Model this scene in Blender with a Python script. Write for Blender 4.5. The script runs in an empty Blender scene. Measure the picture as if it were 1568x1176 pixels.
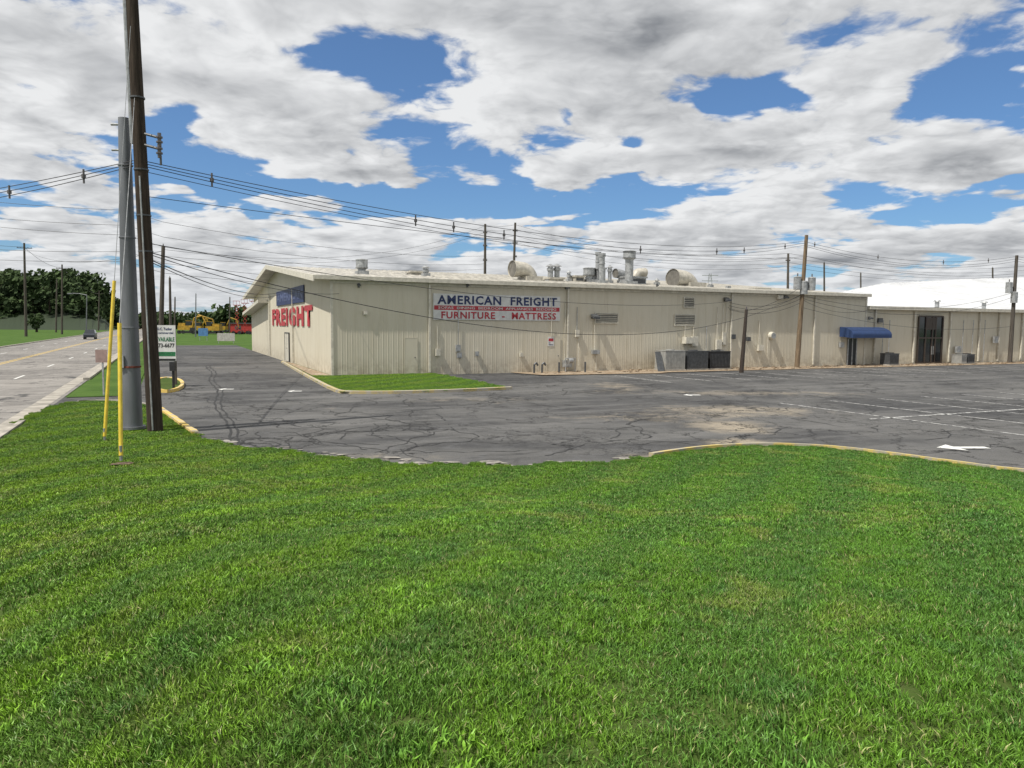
import bpy, math, random
import numpy as np
from mathutils import Vector, Matrix
from mathutils.geometry import delaunay_2d_cdt
random.seed(7); np.random.seed(7)
scene=bpy.context.scene
# ---------------------------------------------------------------- camera
FP=1140.0; CW,CH=784.0,588.0; HC=3.0
PITCH=math.atan(90/1140.0); ROLL=0.0078
R=Matrix.Rotation(math.radians(90)-PITCH,3,'X')@Matrix.Rotation(ROLL,3,'Z')
cam=bpy.data.cameras.new("camera"); camo=bpy.data.objects.new("camera",cam)
scene.collection.objects.link(camo); scene.camera=camo
camo.matrix_world=Matrix.Translation((0,0,HC))@R.to_4x4()
cam.sensor_width=36; cam.lens=FP/1568*36; cam.clip_start=0.1; cam.clip_end=8000
O=Vector((0,0,HC))
def ray(u,v): return (R@Vector(((u-CW)/FP,(CH-v)/FP,-1))).normalized()
def gz(u,v,z=0.0):
    d=ray(u,v); t=(z-HC)/d.z; return O+d*t
def gy(u,v,Y):
    d=ray(u,v); return O+d*(Y/d.y)
AZ=math.atan(529/1143.5)
D1=Vector((-math.sin(AZ),math.cos(AZ),0)); D2=Vector((math.cos(AZ),math.sin(AZ),0)); ZU=Vector((0,0,1))
def SN(s,n,z=0.0): return D1*s+D2*n+ZU*z
def toSN(p): return p.dot(D1),p.dot(D2),p.z
def onS(u,v,s):      # bearing onto a vertical plane s=const  -> n,z
    d=ray(u,v); t=s/d.dot(D1); p=O+d*t; return p.dot(D2),p.z
# ---------------------------------------------------------------- node helper
class NT:
    def __init__(s,t): s.t=t; s.n=t.nodes; s.l=t.links
    def put(s,inp,v):
        if isinstance(v,bpy.types.NodeSocket): s.l.new(v,inp)
        elif v is not None:
            try: inp.default_value=v
            except Exception:
                inp.default_value=(v[0],v[1],v[2],1) if hasattr(v,'__len__') else v
    def m(s,op,a,b=None,c=None,clamp=False):
        n=s.n.new('ShaderNodeMath'); n.operation=op; n.use_clamp=clamp
        s.put(n.inputs[0],a)
        if b is not None: s.put(n.inputs[1],b)
        if c is not None: s.put(n.inputs[2],c)
        return n.outputs[0]
    def vm(s,op,a,b=None):
        n=s.n.new('ShaderNodeVectorMath'); n.operation=op
        s.put(n.inputs[0],a)
        if b is not None: s.put(n.inputs[1],b)
        return n.outputs['Value'] if op in('LENGTH','DISTANCE','DOT_PRODUCT') else n.outputs[0]
    def noise(s,vec,scale,detail=3,rough=.5,dist=0,col=False):
        n=s.n.new('ShaderNodeTexNoise'); s.put(n.inputs['Vector'],vec)
        n.inputs['Scale'].default_value=scale; n.inputs['Detail'].default_value=detail
        n.inputs['Roughness'].default_value=rough; n.inputs['Distortion'].default_value=dist
        return n.outputs[1] if col else n.outputs[0]
    def mr(s,v,a,b,c=0.,d=1.,smooth=True):
        n=s.n.new('ShaderNodeMapRange'); 
        if smooth: n.interpolation_type='SMOOTHSTEP'
        s.put(n.inputs[0],v)
        for i,x in enumerate((a,b,c,d)): s.put(n.inputs[1+i],x)
        return n.outputs[0]
    def mix(s,f,a,b,bt='MIX'):
        n=s.n.new('ShaderNodeMixRGB'); n.blend_type=bt
        s.put(n.inputs[0],f)
        for i,x in ((1,a),(2,b)):
            if isinstance(x,(tuple,list)): n.inputs[i].default_value=(x[0],x[1],x[2],1)
            else: s.put(n.inputs[i],x)
        return n.outputs[0]
    def comb(s,x,y,z):
        n=s.n.new('ShaderNodeCombineXYZ')
        for i,k in enumerate((x,y,z)): s.put(n.inputs[i],k)
        return n.outputs[0]
    def sep(s,v):
        n=s.n.new('ShaderNodeSeparateXYZ'); s.put(n.inputs[0],v); return n.outputs
    def pos(s): return s.n.new('ShaderNodeNewGeometry').outputs['Position']
def newmat(name):
    m=bpy.data.materials.new(name); m.use_nodes=True
    nt=NT(m.node_tree); b=nt.n['Principled BSDF']; return m,nt,b
def setb(nt,b,col=None,rough=None,metal=None,normal=None,spec=None):
    if col is not None:
        if isinstance(col,(tuple,list)): b.inputs['Base Color'].default_value=(*col[:3],1)
        else: nt.l.new(col,b.inputs['Base Color'])
    if rough is not None: nt.put(b.inputs['Roughness'],rough)
    if metal is not None: b.inputs['Metallic'].default_value=metal
    if spec is not None: b.inputs['Specular IOR Level'].default_value=spec
    if normal is not None: nt.l.new(normal,b.inputs['Normal'])
def bump(nt,h,st=.3,d=.02):
    n=nt.n.new('ShaderNodeBump'); n.inputs['Strength'].default_value=st; n.inputs['Distance'].default_value=d
    nt.l.new(h,n.inputs['Height']); return n.outputs[0]
def simple(name,col,rough=.6,metal=0.,var=.25,scale=3.,streak=False):
    m,nt,b=newmat(name); p=nt.pos()
    if streak: p=nt.vm('MULTIPLY',p,(1,1,.15))
    f=nt.noise(p,scale,4,.6)
    f=nt.mr(f,.3,.75)
    c=nt.mix(f,tuple(x*(1-var) for x in col),tuple(min(1,x*(1+var*.5)) for x in col))
    setb(nt,b,c,rough,metal); return m
# ---------------------------------------------------------------- mesh helper
class MB:
    def __init__(s): s.v=[]; s.f=[]; s.mi=[]
    def add(s,vs,fs,mi=0):
        o=len(s.v); s.v+= [tuple(x) for x in vs]; s.f+=[tuple(i+o for i in f) for f in fs]; s.mi+=[mi]*len(fs)
    def obox(s,c,ax,ay,az,mi=0):   # centre, half-axis vectors
        c=Vector(c); vs=[c+ax*i+ay*j+az*k for i in(-1,1) for j in(-1,1) for k in(-1,1)]
        s.add(vs,[(0,1,3,2),(4,6,7,5),(0,4,5,1),(2,3,7,6),(0,2,6,4),(1,5,7,3)],mi)
    def box(s,x0,x1,y0,y1,z0,z1,mi=0):
        s.obox(((x0+x1)/2,(y0+y1)/2,(z0+z1)/2),Vector(((x1-x0)/2,0,0)),Vector((0,(y1-y0)/2,0)),Vector((0,0,(z1-z0)/2)),mi)
    def sb(s,s0,s1,n0,n1,z0,z1,mi=0):
        s.obox(SN((s0+s1)/2,(n0+n1)/2,(z0+z1)/2),D1*((s1-s0)/2),D2*((n1-n0)/2),ZU*((z1-z0)/2),mi)
    def cyl(s,p0,p1,r0,r1=None,seg=12,mi=0,cap=True):
        p0=Vector(p0);p1=Vector(p1); r1=r0 if r1 is None else r1
        d=(p1-p0).normalized(); a=d.orthogonal().normalized(); b=d.cross(a)
        vs=[]
        for p,r in((p0,r0),(p1,r1)):
            for i in range(seg):
                t=2*math.pi*i/seg; vs.append(p+a*(math.cos(t)*r)+b*(math.sin(t)*r))
        fs=[(i,(i+1)%seg,seg+(i+1)%seg,seg+i) for i in range(seg)]
        if cap: fs+=[tuple(range(seg))[::-1],tuple(range(seg,2*seg))]
        s.add(vs,fs,mi)
    def tube(s,pts,r,seg=6,mi=0):
        for a,b in zip(pts[:-1],pts[1:]): s.cyl(a,b,r,r,seg,mi,True)
    def wire(s,p0,p1,sag,r=.014,k=26,mi=0):
        p0=Vector(p0);p1=Vector(p1); pts=[]
        for i in range(k+1):
            t=i/k; p=p0.lerp(p1,t); p.z-=4*sag*t*(1-t); pts.append(p)
        seg=5; vs=[]; fs=[]
        for i,p in enumerate(pts):
            d=(pts[min(i+1,k)]-pts[max(i-1,0)]).normalized(); a=d.cross(ZU).normalized(); b=d.cross(a)
            for j in range(seg):
                t=2*math.pi*j/seg; vs.append(p+a*(math.cos(t)*r)+b*(math.sin(t)*r))
        for i in range(k):
            for j in range(seg):
                fs.append((i*seg+j,i*seg+(j+1)%seg,(i+1)*seg+(j+1)%seg,(i+1)*seg+j))
        s.add(vs,fs,mi)
        return pts
    def poly(s,pts,mi=0): s.add(pts,[tuple(range(len(pts)))],mi)
    def make(s,name,mats,parent=None,smooth=False):
        me=bpy.data.meshes.new(name); me.from_pydata(s.v,[],s.f); me.update()
        if not isinstance(mats,(list,tuple)): mats=[mats]
        for m in mats: me.materials.append(m)
        me.polygons.foreach_set('material_index',s.mi)
        if smooth:
            me.polygons.foreach_set('use_smooth',[True]*len(me.polygons))
            try: me.set_sharp_from_angle(angle=math.radians(40))
            except Exception: pass
        o=bpy.data.objects.new(name,me); scene.collection.objects.link(o)
        if parent: o.parent=parent
        return o
def empty(name):
    e=bpy.data.objects.new(name,None); e.empty_display_size=.3; scene.collection.objects.link(e); return e
def textmesh(name,body,origin,xd,yd,w,h,mat,parent,bold=.02,depth=.01,spacing=1.):
    """lettering stretched to w x h, lower-left corner at origin"""
    c=bpy.data.curves.new(name,'FONT'); c.body=body; c.size=1; c.offset=bold; c.resolution_u=2; c.space_character=spacing
    o=bpy.data.objects.new(name,c); scene.collection.objects.link(o)
    bpy.context.view_layer.update()
    me=bpy.data.meshes.new_from_object(o.evaluated_get(bpy.context.evaluated_depsgraph_get()))
    bpy.data.objects.remove(o)
    xs=[v.co.x for v in me.vertices]; ys=[v.co.y for v in me.vertices]
    x0,x1,y0,y1=min(xs),max(xs),min(ys),max(ys); nd=xd.cross(yd).normalized()
    for v in me.vertices:
        v.co=Vector(origin)+xd*((v.co.x-x0)/(x1-x0)*w)+yd*((v.co.y-y0)/(y1-y0)*h)+nd*depth
    me.materials.clear(); me.materials.append(mat)
    o=bpy.data.objects.new(name,me); scene.collection.objects.link(o); o.parent=parent; return o
# ---------------------------------------------------------------- sun + sky
SUNH=Vector((-.80,-.60,0)).normalized(); ELEV=math.radians(59)
SUN=SUNH*math.cos(ELEV)+ZU*math.sin(ELEV)
sl=bpy.data.lights.new("sun",'SUN'); sl.energy=4.9; sl.angle=math.radians(.6); sl.color=(1,.95,.87)
so=bpy.data.objects.new("sun",sl); scene.collection.objects.link(so); so.rotation_euler=SUN.to_track_quat('Z','Y').to_euler(); so.location=(0,0,60)
w=bpy.data.worlds.new("World"); scene.world=w; w.use_nodes=True
nt=NT(w.node_tree); bg=nt.n['Background']
sky=nt.n.new('ShaderNodeTexSky'); sky.sky_type='NISHITA'; sky.sun_disc=False
sky.sun_elevation=ELEV; sky.sun_rotation=math.atan2(SUNH.x,SUNH.y)%(2*math.pi); sky.air_density=1.0; sky.dust_density=.5; sky.ozone_density=2.5
tc=nt.n.new('ShaderNodeTexCoord').outputs['Generated']
dx,dy,dz=nt.sep(tc)
zc=nt.m('ADD',nt.m('MAXIMUM',dz,0.),.15)
px=nt.m('DIVIDE',dx,zc); py=nt.m('DIVIDE',dy,zc)
P=nt.comb(px,py,5.2)
wc=nt.noise(P,2.8,3,.5,col=True)
wv=nt.vm('SUBTRACT',wc,(.5,.5,.5))
Pw=nt.vm('ADD',P,nt.vm('MULTIPLY',wv,(.18,.18,.0)))
nA=nt.noise(Pw,2.1,9,.54)                        # main cloud body
nAs=nt.noise(nt.vm('ADD',Pw,(SUNH.x*.06,SUNH.y*.06,0)),2.1,5,.52)
nB=nt.noise(Pw,8.0,4,.55)                        # cauliflower puffs
bil=nt.m('MULTIPLY',nt.m('ABSOLUTE',nt.m('SUBTRACT',nB,.5)),2.)
nC=nt.noise(nt.vm('ADD',P,(9.,4.,0)),1.3,3,.5)
az=nt.m('ADD',nt.m('ARCTAN2',dx,dy),nt.m('MULTIPLY',nt.sep(wv)[0],.20))
el=nt.m('ADD',nt.m('ARCSINE',dz),nt.m('MULTIPLY',nt.sep(wv)[1],.12))
AE=nt.comb(az,el,0.)
def blobs(lst):
    tot=None
    for (u,v,ru,rv,wt) in lst:
        d=ray(u,v); a=math.atan2(d.x,d.y); e=math.asin(d.z)
        q=nt.vm('MULTIPLY',nt.vm('SUBTRACT',AE,(a,e,0)),(FP/ru*.92,FP/rv,0))
        g=nt.m('EXPONENT',nt.m('MULTIPLY',nt.vm('DOT_PRODUCT',q,q),-1.))
        g=nt.m('MULTIPLY',g,wt); tot=g if tot is None else nt.m('ADD',tot,g)
    return tot
gaps=blobs([(590,95,74,26,.34),(548,48,48,26,.28),(250,190,42,52,.36),(300,262,125,22,.40),(440,292,135,24,.36),(650,312,155,26,.40),
 (860,318,125,27,.42),(1165,172,74,22,.34),(1490,145,64,26,.34),(1460,298,110,20,.38),(850,165,18,36,.22),(30,140,40,20,.24),(15,330,60,24,.36),(980,250,60,18,.24)])
dark=blobs([(1035,150,130,55,.50),(720,240,170,36,.42),(1500,225,120,42,.34),(60,60,90,40,.28),(90,250,90,28,.28),(1330,60,170,36,.30),
 (1370,395,220,22,.30),(450,372,120,14,.25),(900,40,130,34,.2)])
lite=blobs([(690,135,130,50,.36),(340,120,140,55,.36),(930,205,80,28,.34),(1290,215,140,40,.34),(1040,300,110,26,.34),(560,352,90,18,.38),(60,180,80,30,.3),(1200,90,60,30,.25)])
Dn=nt.m('MULTIPLY',nt.m('SUBTRACT',nA,.5),1.65)
Dn=nt.m('ADD',Dn,nt.m('MULTIPLY',nt.m('SUBTRACT',bil,.22),.16))
Dn=nt.m('SUBTRACT',nt.m('ADD',Dn,.185),gaps)
alpha=nt.mr(Dn,-.055,.07)
rel=nt.m('MULTIPLY',nt.m('SUBTRACT',nA,nAs),3.0)
thick=nt.mr(Dn,.12,.50)
br=nt.m('ADD',.93,rel)
br=nt.m('ADD',br,nt.m('MULTIPLY',nt.m('SUBTRACT',bil,.22),.50))
br=nt.m('SUBTRACT',br,nt.m('MULTIPLY',thick,nt.mr(nC,.35,.65,.12,.52)))
dk=nt.m('MULTIPLY',dark,nt.mr(nA,.34,.60,.35,1.25))
br=nt.m('ADD',nt.m('SUBTRACT',br,nt.m('MULTIPLY',dk,.78)),nt.m('MULTIPLY',lite,.32))
br=nt.mr(br,-.05,1.06,0,1,False)
ccol=nt.mix(br,(1.6,1.75,2.0),(8.3,8.4,8.5))
skyc=nt.mix(1.,sky.outputs[0],(.62,.88,1.14),'MULTIPLY')
skyc=nt.mix(.06,skyc,(4.,4.6,5.4))
hz=nt.mr(dz,0.,.10,1,0)
skyc=nt.mix(nt.m('MULTIPLY',hz,.45),skyc,(4.6,5.8,7.2))
ccol=nt.mix(nt.m('MULTIPLY',hz,.40),ccol,(6.4,6.8,7.3))
fin=nt.mix(alpha,skyc,ccol)
nt.l.new(fin,bg.inputs[0]); bg.inputs[1].default_value=.1
try: w.cycles.sampling_method='MANUAL'; w.cycles.sample_map_resolution=256
except Exception: pass
# ---------------------------------------------------------------- materials
def grass_ground(name,a,b,c):
    m,nt,bs=newmat(name); p=nt.pos()
    f=nt.noise(p,.35,4,.6); g=nt.noise(p,9,4,.7); 
    col=nt.mix(nt.mr(f,.35,.65),a,b); col=nt.mix(nt.mr(g,.45,.8),col,c)
    setb(nt,bs,col,.95,0,bump(nt,g,.8,.05),.1); return m
M_far=grass_ground("field_grass",(.045,.095,.016),(.07,.13,.024),(.08,.11,.035))
M_soil=grass_ground("lawn_soil",(.045,.080,.015),(.06,.095,.02),(.09,.095,.04))
def blade_mat():
    m,nt,b=newmat("grass_blades"); p=nt.pos()
    at=nt.n.new('ShaderNodeAttribute'); at.attribute_name='tint'
    s=nt.sep(at.outputs['Color'])
    f=nt.noise(p,.16,1,.5); g=nt.noise(nt.vm('MULTIPLY',p,(1.2,.8,1)),2.4,3,.68); h=nt.noise(nt.vm('ADD',p,(13.,5.,0)),.75,3,.7,.6)
    xx=nt.sep(p)[0]
    # mower passes: broad alternating bands running away towards the lot
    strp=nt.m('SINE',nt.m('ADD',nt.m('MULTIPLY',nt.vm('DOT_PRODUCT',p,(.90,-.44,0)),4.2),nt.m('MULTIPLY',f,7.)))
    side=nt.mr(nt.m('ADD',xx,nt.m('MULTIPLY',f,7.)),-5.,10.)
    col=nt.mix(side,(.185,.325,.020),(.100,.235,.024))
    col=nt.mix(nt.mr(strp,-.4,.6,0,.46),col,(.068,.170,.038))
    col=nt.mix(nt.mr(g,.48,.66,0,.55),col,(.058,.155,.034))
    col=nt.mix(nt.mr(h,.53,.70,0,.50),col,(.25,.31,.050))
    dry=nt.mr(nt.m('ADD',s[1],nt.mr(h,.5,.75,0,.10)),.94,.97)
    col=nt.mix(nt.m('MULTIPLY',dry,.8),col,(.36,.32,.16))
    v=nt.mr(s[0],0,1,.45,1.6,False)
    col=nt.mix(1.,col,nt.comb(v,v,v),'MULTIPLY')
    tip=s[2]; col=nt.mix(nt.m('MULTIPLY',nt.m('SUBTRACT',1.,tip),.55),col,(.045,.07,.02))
    setb(nt,b,col,.45,0,None,.28)
    return m
M_blade=blade_mat()
def asphalt(name,base,light,crack,stains=()):
    m,nt,b=newmat(name); p=nt.pos()
    fine=nt.noise(p,55,3,.7); mid=nt.noise(p,1.6,6,.68,.5); big=nt.noise(p,.13,5,.62,.8)
    c=nt.mix(nt.mr(big,.38,.62),base,light)
    c=nt.mix(nt.mr(mid,.48,.70,0,.6),c,tuple(x*2.1 for x in base))
    c=nt.mix(nt.mr(nt.noise(p,.42,6,.7,1.5),.53,.67,0,.65),c,tuple(x*.55 for x in base))
    wr=nt.noise(nt.vm('MULTIPLY',nt.comb(nt.vm('DOT_PRODUCT',p,tuple(D2)),nt.vm('DOT_PRODUCT',p,tuple(D1)),0.),(.10,1.,1)),.7,5,.65)
    c=nt.mix(nt.mr(wr,.47,.68,0,.6),c,tuple(x*1.4 for x in light))
    if stains:
        tot=None
        for (u,v,ru,rv,wt) in stains:
            q0=gz(u,v); r1=(gz(u+ru,v)-q0).length; r2=(gz(u,v+rv)-gz(u,v-rv)).length/2
            q=nt.vm('MULTIPLY',nt.vm('SUBTRACT',p,(q0.x,q0.y,0)),(1/r1,1/r2,0))
            g=nt.m('MULTIPLY',nt.m('EXPONENT',nt.m('MULTIPLY',nt.vm('DOT_PRODUCT',q,q),-1.)),wt)
            tot=g if tot is None else nt.m('ADD',tot,g)
        st=nt.m('ADD',tot,nt.m('MULTIPLY',nt.m('SUBTRACT',nt.noise(p,.8,8,.72,1.),.5),1.6))
        st=nt.m('MULTIPLY',nt.mr(st,.25,.95),nt.mr(tot,.05,.35))
        c=nt.mix(nt.m('MULTIPLY',st,.80),c,(.36,.31,.235))
    dv=nt.vm('ADD',p,nt.vm('MULTIPLY',nt.noise(p,.9,5,.7,col=True),(2.4,2.4,0)))
    for sc,th,lo in((.38,.020,.40),(1.5,.030,.53)):
        vv=nt.n.new('ShaderNodeTexVoronoi'); vv.feature='DISTANCE_TO_EDGE'; vv.inputs['Scale'].default_value=sc
        nt.l.new(dv,vv.inputs['Vector'])
        ck=nt.m('MULTIPLY',nt.mr(vv.outputs[0],th*.3,th,1,0),nt.mr(nt.noise(nt.vm('ADD',p,(sc*9,0.,0)),.22,2),lo,lo+.12))
        c=nt.mix(nt.m('MULTIPLY',ck,.85),c,crack)
    sp=nt.mr(fine,.35,.75,.66,1.34,False); c=nt.mix(1.,c,nt.comb(sp,sp,sp),'MULTIPLY')
    setb(nt,b,c,.9,0,bump(nt,fine,.35,.01),.2); return m
M_lot=asphalt("asphalt_lot",(.062,.062,.063),(.122,.120,.116),(.020,.020,.020),
  [(1130,628,150,9,.7),(1125,655,70,9,.9),(1140,678,70,7,.9),(960,640,220,8,.45),(1150,602,260,5,.5),(940,590,50,6,.6),(720,612,180,7,.4),(570,700,120,8,.5),(350,560,70,14,.3),(1000,700,60,8,.7),(480,625,120,6,.3)])
M_road=asphalt("asphalt_road",(.18,.17,.158),(.26,.245,.225),(.06,.06,.06))
M_conc=simple("concrete",(.38,.35,.30),.9,0,.4,1.5)
def worn_paint(name,col,under,th=.5,sc=6):
    m,nt,b=newmat(name); p=nt.pos(); f=nt.noise(p,sc,7,.75)
    c=nt.mix(nt.mr(f,th-.06,th+.06),col,under); setb(nt,b,c,.8); return m
M_white=worn_paint("white_road_paint",(.66,.66,.63),(.12,.12,.12),.60,7)
M_faint=worn_paint("faded_white_paint",(.54,.54,.52),(.13,.13,.13),.52,4)
M_yline=worn_paint("yellow_road_paint",(.62,.42,.08),(.24,.22,.17),.55)
M_ycurb=worn_paint("yellow_curb_paint",(.64,.45,.11),(.42,.38,.30),.54,2.5)
M_ycurb2=worn_paint("faded_yellow_curb_paint",(.55,.42,.13),(.36,.33,.26),.49,2.2)
def wallmat(name,col):
    m,nt,b=newmat(name); p=nt.pos()
    st=nt.noise(nt.vm('MULTIPLY',p,(1,1,.12)),2.2,6,.65); bl=nt.noise(p,.5,5,.6)
    c=nt.mix(nt.mr(st,.42,.75,0,.5),col,tuple(x*k for x,k in zip(col,(.80,.77,.70))))
    c=nt.mix(nt.mr(bl,.5,.75,0,.3),c,tuple(min(1,x*1.1) for x in col))
    z=nt.sep(p)[2]
    d=nt.m('MULTIPLY',nt.mr(z,0.,1.3,1,0),nt.mr(nt.noise(p,2.5,6,.7),.33,.65))
    c=nt.mix(nt.m('MULTIPLY',d,.6),c,(.28,.23,.16))
    rst=nt.mr(nt.noise(nt.vm('MULTIPLY',nt.vm('ADD',p,(7.,3.,0)),(1,1,.06)),1.1,7,.75),.57,.75,0,.40)
    c=nt.mix(rst,c,(.33,.26,.18))
    setb(nt,b,c,.5,0,bump(nt,bl,.2,.03),.35); return m
M_wall=wallmat("beige_metal_siding",(.60,.555,.445))
M_trim=simple("cream_trim",(.63,.595,.50),.5,0,.2,4)
M_roof=simple("light_metal_roof",(.50,.48,.43),.5,.05,.3,1)
M_wroof=simple("white_roof",(.58,.59,.60),.6,0,.15,.4)
M_galv=simple("galvanised_steel",(.40,.41,.41),.45,.4,.35,5)
M_duct=simple("cream_duct",(.50,.47,.40),.5,.1,.3,3)
M_mouth=simple("duct_mouth_shade",(.16,.15,.13),.7,0,.3,3)  # darker than the duct: shade inside the mouth put into the colour
M_dgrey=simple("dark_grey_metal",(.09,.095,.10),.5,.2,.3,6)
M_black=simple("black_paint",(.02,.02,.022),.5,0,.3,6)
M_blueA=simple("navy_canvas",(.018,.045,.13),.75,0,.2,4)
M_glass,nt2,b2=newmat("dark_glass"); setb(nt2,b2,(.02,.024,.028),.08,0,None,.6)
M_bronze=simple("bronze_frame",(.06,.045,.035),.45,.2,.2,6)
M_navy=simple("navy_sign_paint",(.02,.035,.12),.5,0,.3,3)
M_red=simple("red_sign_paint",(.46,.035,.05),.5,0,.3,3)
M_signw=simple("white_sign_panel",(.66,.66,.64),.55,0,.15,3)
M_green=simple("green_sign_paint",(.02,.16,.06),.5)
M_yplast=simple("yellow_plastic",(.72,.53,.05),.45,0,.18,8)
M_myel=simple("machine_yellow",(.42,.25,.02),.6,0,.4,2)
M_steelp=simple("weathered_steel_pole",(.19,.20,.215),.55,.35,.35,2,True)
def woodmat(name,col):
    m,nt,b=newmat(name); p=nt.vm('MULTIPLY',nt.pos(),(14,14,.7)); f=nt.noise(p,1.5,7,.7)
    c=nt.mix(nt.mr(f,.3,.7),tuple(x*.5 for x in col),tuple(x*1.35 for x in col))
    setb(nt,b,c,.9,0,bump(nt,f,.7,.02),.15); return m
M_wood=woodmat("creosote_wood",(.052,.040,.031)); M_wood2=woodmat("weathered_wood",(.20,.15,.10)); M_woodg=woodmat("grey_wood",(.10,.088,.075))
M_wire=simple("cable",(.025,.025,.027),.6); M_ins=simple("insulator",(.12,.11,.11),.4)
M_gravel,ng,bgx=newmat("gravel_bed"); pp=ng.pos(); vo=ng.n.new('ShaderNodeTexVoronoi'); vo.inputs['Scale'].default_value=9; ng.l.new(pp,vo.inputs['Vector'])
setb(ng,bgx,ng.mix(ng.mr(ng.noise(pp,1.2,6,.7),.35,.65),ng.mix(ng.sep(vo.outputs['Color'])[0],(.16,.12,.08),(.48,.40,.30)),(.24,.17,.105)),.95,0,bump(ng,vo.outputs[0],.8,.03))
# ---------------------------------------------------------------- ground, lot, road
mb=MB(); g=4000; mb.poly([(-g,-g,-.02),(g,-g,-.02),(g,g,-.02),(-g,g,-.02)]); mb.make("ground",M_far)
mb=MB(); mb.poly([SN(-60,-3.9,-.004),SN(-60,160,-.004),SN(44,160,-.004),SN(44,8.5,-.004),SN(108,8.5,-.004),SN(108,-1.2,-.004),SN(40,-1.2,-.004),SN(34,-3.9,-.004)][::1]); mb.make("parking_lot",M_lot)
mb=MB(); mb.poly([SN(-120,-17.2,.001),SN(-120,-3.8,.001),SN(900,-3.8,.001),SN(900,-17.2,.001)]); mb.make("road",M_road)
mb=MB()
for n in(-10.62,-10.92): mb.poly([SN(-60,n-.06,.005),SN(-60,n+.06,.005),SN(600,n+.06,.005),SN(600,n-.06,.005)],0)
for n in(-7.3,-14.0):
    for s in np.arange(-50,500,12.):
        mb.poly([SN(s,n-.06,.005),SN(s,n+.06,.005),SN(s+3,n+.06,.005),SN(s+3,n-.06,.005)],1)
mb.make("road_markings",[M_yline,M_white])
mb=MB()
mb.sb(44,600,-4.0,-3.7,-.02,.13); mb.sb(-60,600,-17.45,-17.2,-.02,.12)
mb.poly([SN(-40,-4.5,.006),SN(-40,-3.95,.006),SN(600,-3.95,.006),SN(600,-4.5,.006)])
mb.make("road_kerb",M_conc)
# lawn boundary -------------------------------------------------
lotpx=[(112,617),(150,616),(200,618),(235,626),(262,645),(292,668),(330,680),(370,686),(430,695),(500,703),(600,712),(700,716),(800,717),(900,714),(965,709),(1020,699),(1080,690),(1150,686),(1220,686),(1300,692),(1400,706),(1500,720),(1568,730)]
lot=[gz(u,v) for u,v in lotpx]
tail=[Vector((12.5,14.6,0)),Vector((16,13.2,0)),Vector((24,9.5,0)),Vector((40,2,0)),Vector((60,-8,0))]
lotline=lot+tail
s0,n0,_=toSN(lot[0])
roadline=[SN(-40,-3.9),SN(-10,-3.9),SN(5,-3.9),SN(15,-3.9),SN(s0-6,-3.85),SN(s0-3,-3.7)]
def dens(pl,step=.35):
    out=[]
    for a,b in zip(pl[:-1],pl[1:]):
        k=max(1,int((b-a).length/step))
        for i in range(k): out.append(a.lerp(b,i/k))
    out.append(pl[-1]); return out
def smoothpl(pl,it=6):
    for _ in range(it):
        pl=[pl[0]]+[(pl[i-1]+pl[i]*2+pl[i+1])/4 for i in range(1,len(pl)-1)]+[pl[-1]]
    return pl
full=smoothpl(dens(roadline[-2:]+lotline,.35),5)
for i,p in enumerate(full):
    if -8.5<p.x<2.2 and p.y>12:
        p.y+=.13*math.sin(i*1.1)+.10*math.sin(i*.43+1)+random.uniform(-.08,.08)
LOTL=np.array([[p.x,p.y] for p in full]); ROADL=np.array([[p.x,p.y] for p in dens(roadline,.5)])
poly=[Vector((p.x,p.y)) for p in dens(roadline[:-2]+[full[0]],1.)[:-1]]+[Vector((p.x,p.y)) for p in full]+[Vector((60,-60)),Vector((10,-60))]
PA=np.array([[p.x,p.y] for p in poly])
def inside(x,y):
    x=np.asarray(x);y=np.asarray(y); c=np.zeros(x.shape,bool); j=len(PA)-1
    for i in range(len(PA)):
        xi,yi=PA[i];xj,yj=PA[j]
        k=((yi>y)!=(yj>y))&(x<(xj-xi)*(y-yi)/(yj-yi+1e-12)+xi); c^=k; j=i
    return c
def dist(x,y,L):
    x=np.asarray(x,float);y=np.asarray(y,float); best=np.full(x.shape,1e9)
    for i in range(0,len(L)): best=np.minimum(best,(x-L[i,0])**2+(y-L[i,1])**2)
    return np.sqrt(best)
def sm(t): t=np.clip(t,0,1); return t*t*(3-2*t)
def hgt(x,y):
    x=np.asarray(x,float);y=np.asarray(y,float)
    dl=dist(x,y,LOTL)
    z=1.3*sm(dl/14.)*sm((dist(x,y,ROADL)+.2)/4.8)
    return .06+z+(.022*np.sin(x*.9+.4*y)+.018*np.sin(x*2.1-1.3*y+1))*sm(dl/3)
def h1(x,y): return float(hgt([x],[y])[0])
gx,gy_=np.meshgrid(np.arange(-30,46,.55),np.arange(-20,36,.55)); gx=gx.ravel()+np.random.uniform(-.1,.1,gx.size);gy_=gy_.ravel()
ok=inside(gx,gy_); gx=gx[ok];gy_=gy_[ok]; ok=(dist(gx,gy_,LOTL)>.25)&(dist(gx,gy_,ROADL)>.25); gx=gx[ok];gy_=gy_[ok]
pts=poly+[Vector((a,b)) for a,b in zip(gx,gy_)]
V,E,F,_,_,_=delaunay_2d_cdt(pts,[],[list(range(len(poly)))],1,1e-5)
VX=np.array([[v.x,v.y] for v in V]); zz=hgt(VX[:,0],VX[:,1])
vs=[(a,b,c) for (a,b),c in zip(VX,zz)]
mb=MB(); mb.add(vs,[tuple(f) for f in F])
k=len(poly); 
for i in range(k):
    a=poly[i];b=poly[(i+1)%k]; za=h1(a.x,a.y);zb=h1(b.x,b.y)
    mb.add([(a.x,a.y,za),(b.x,b.y,zb),(b.x,b.y,-.1),(a.x,a.y,-.1)],[(0,1,2,3)])
mb.make("lawn",M_soil,None,False)
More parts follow.
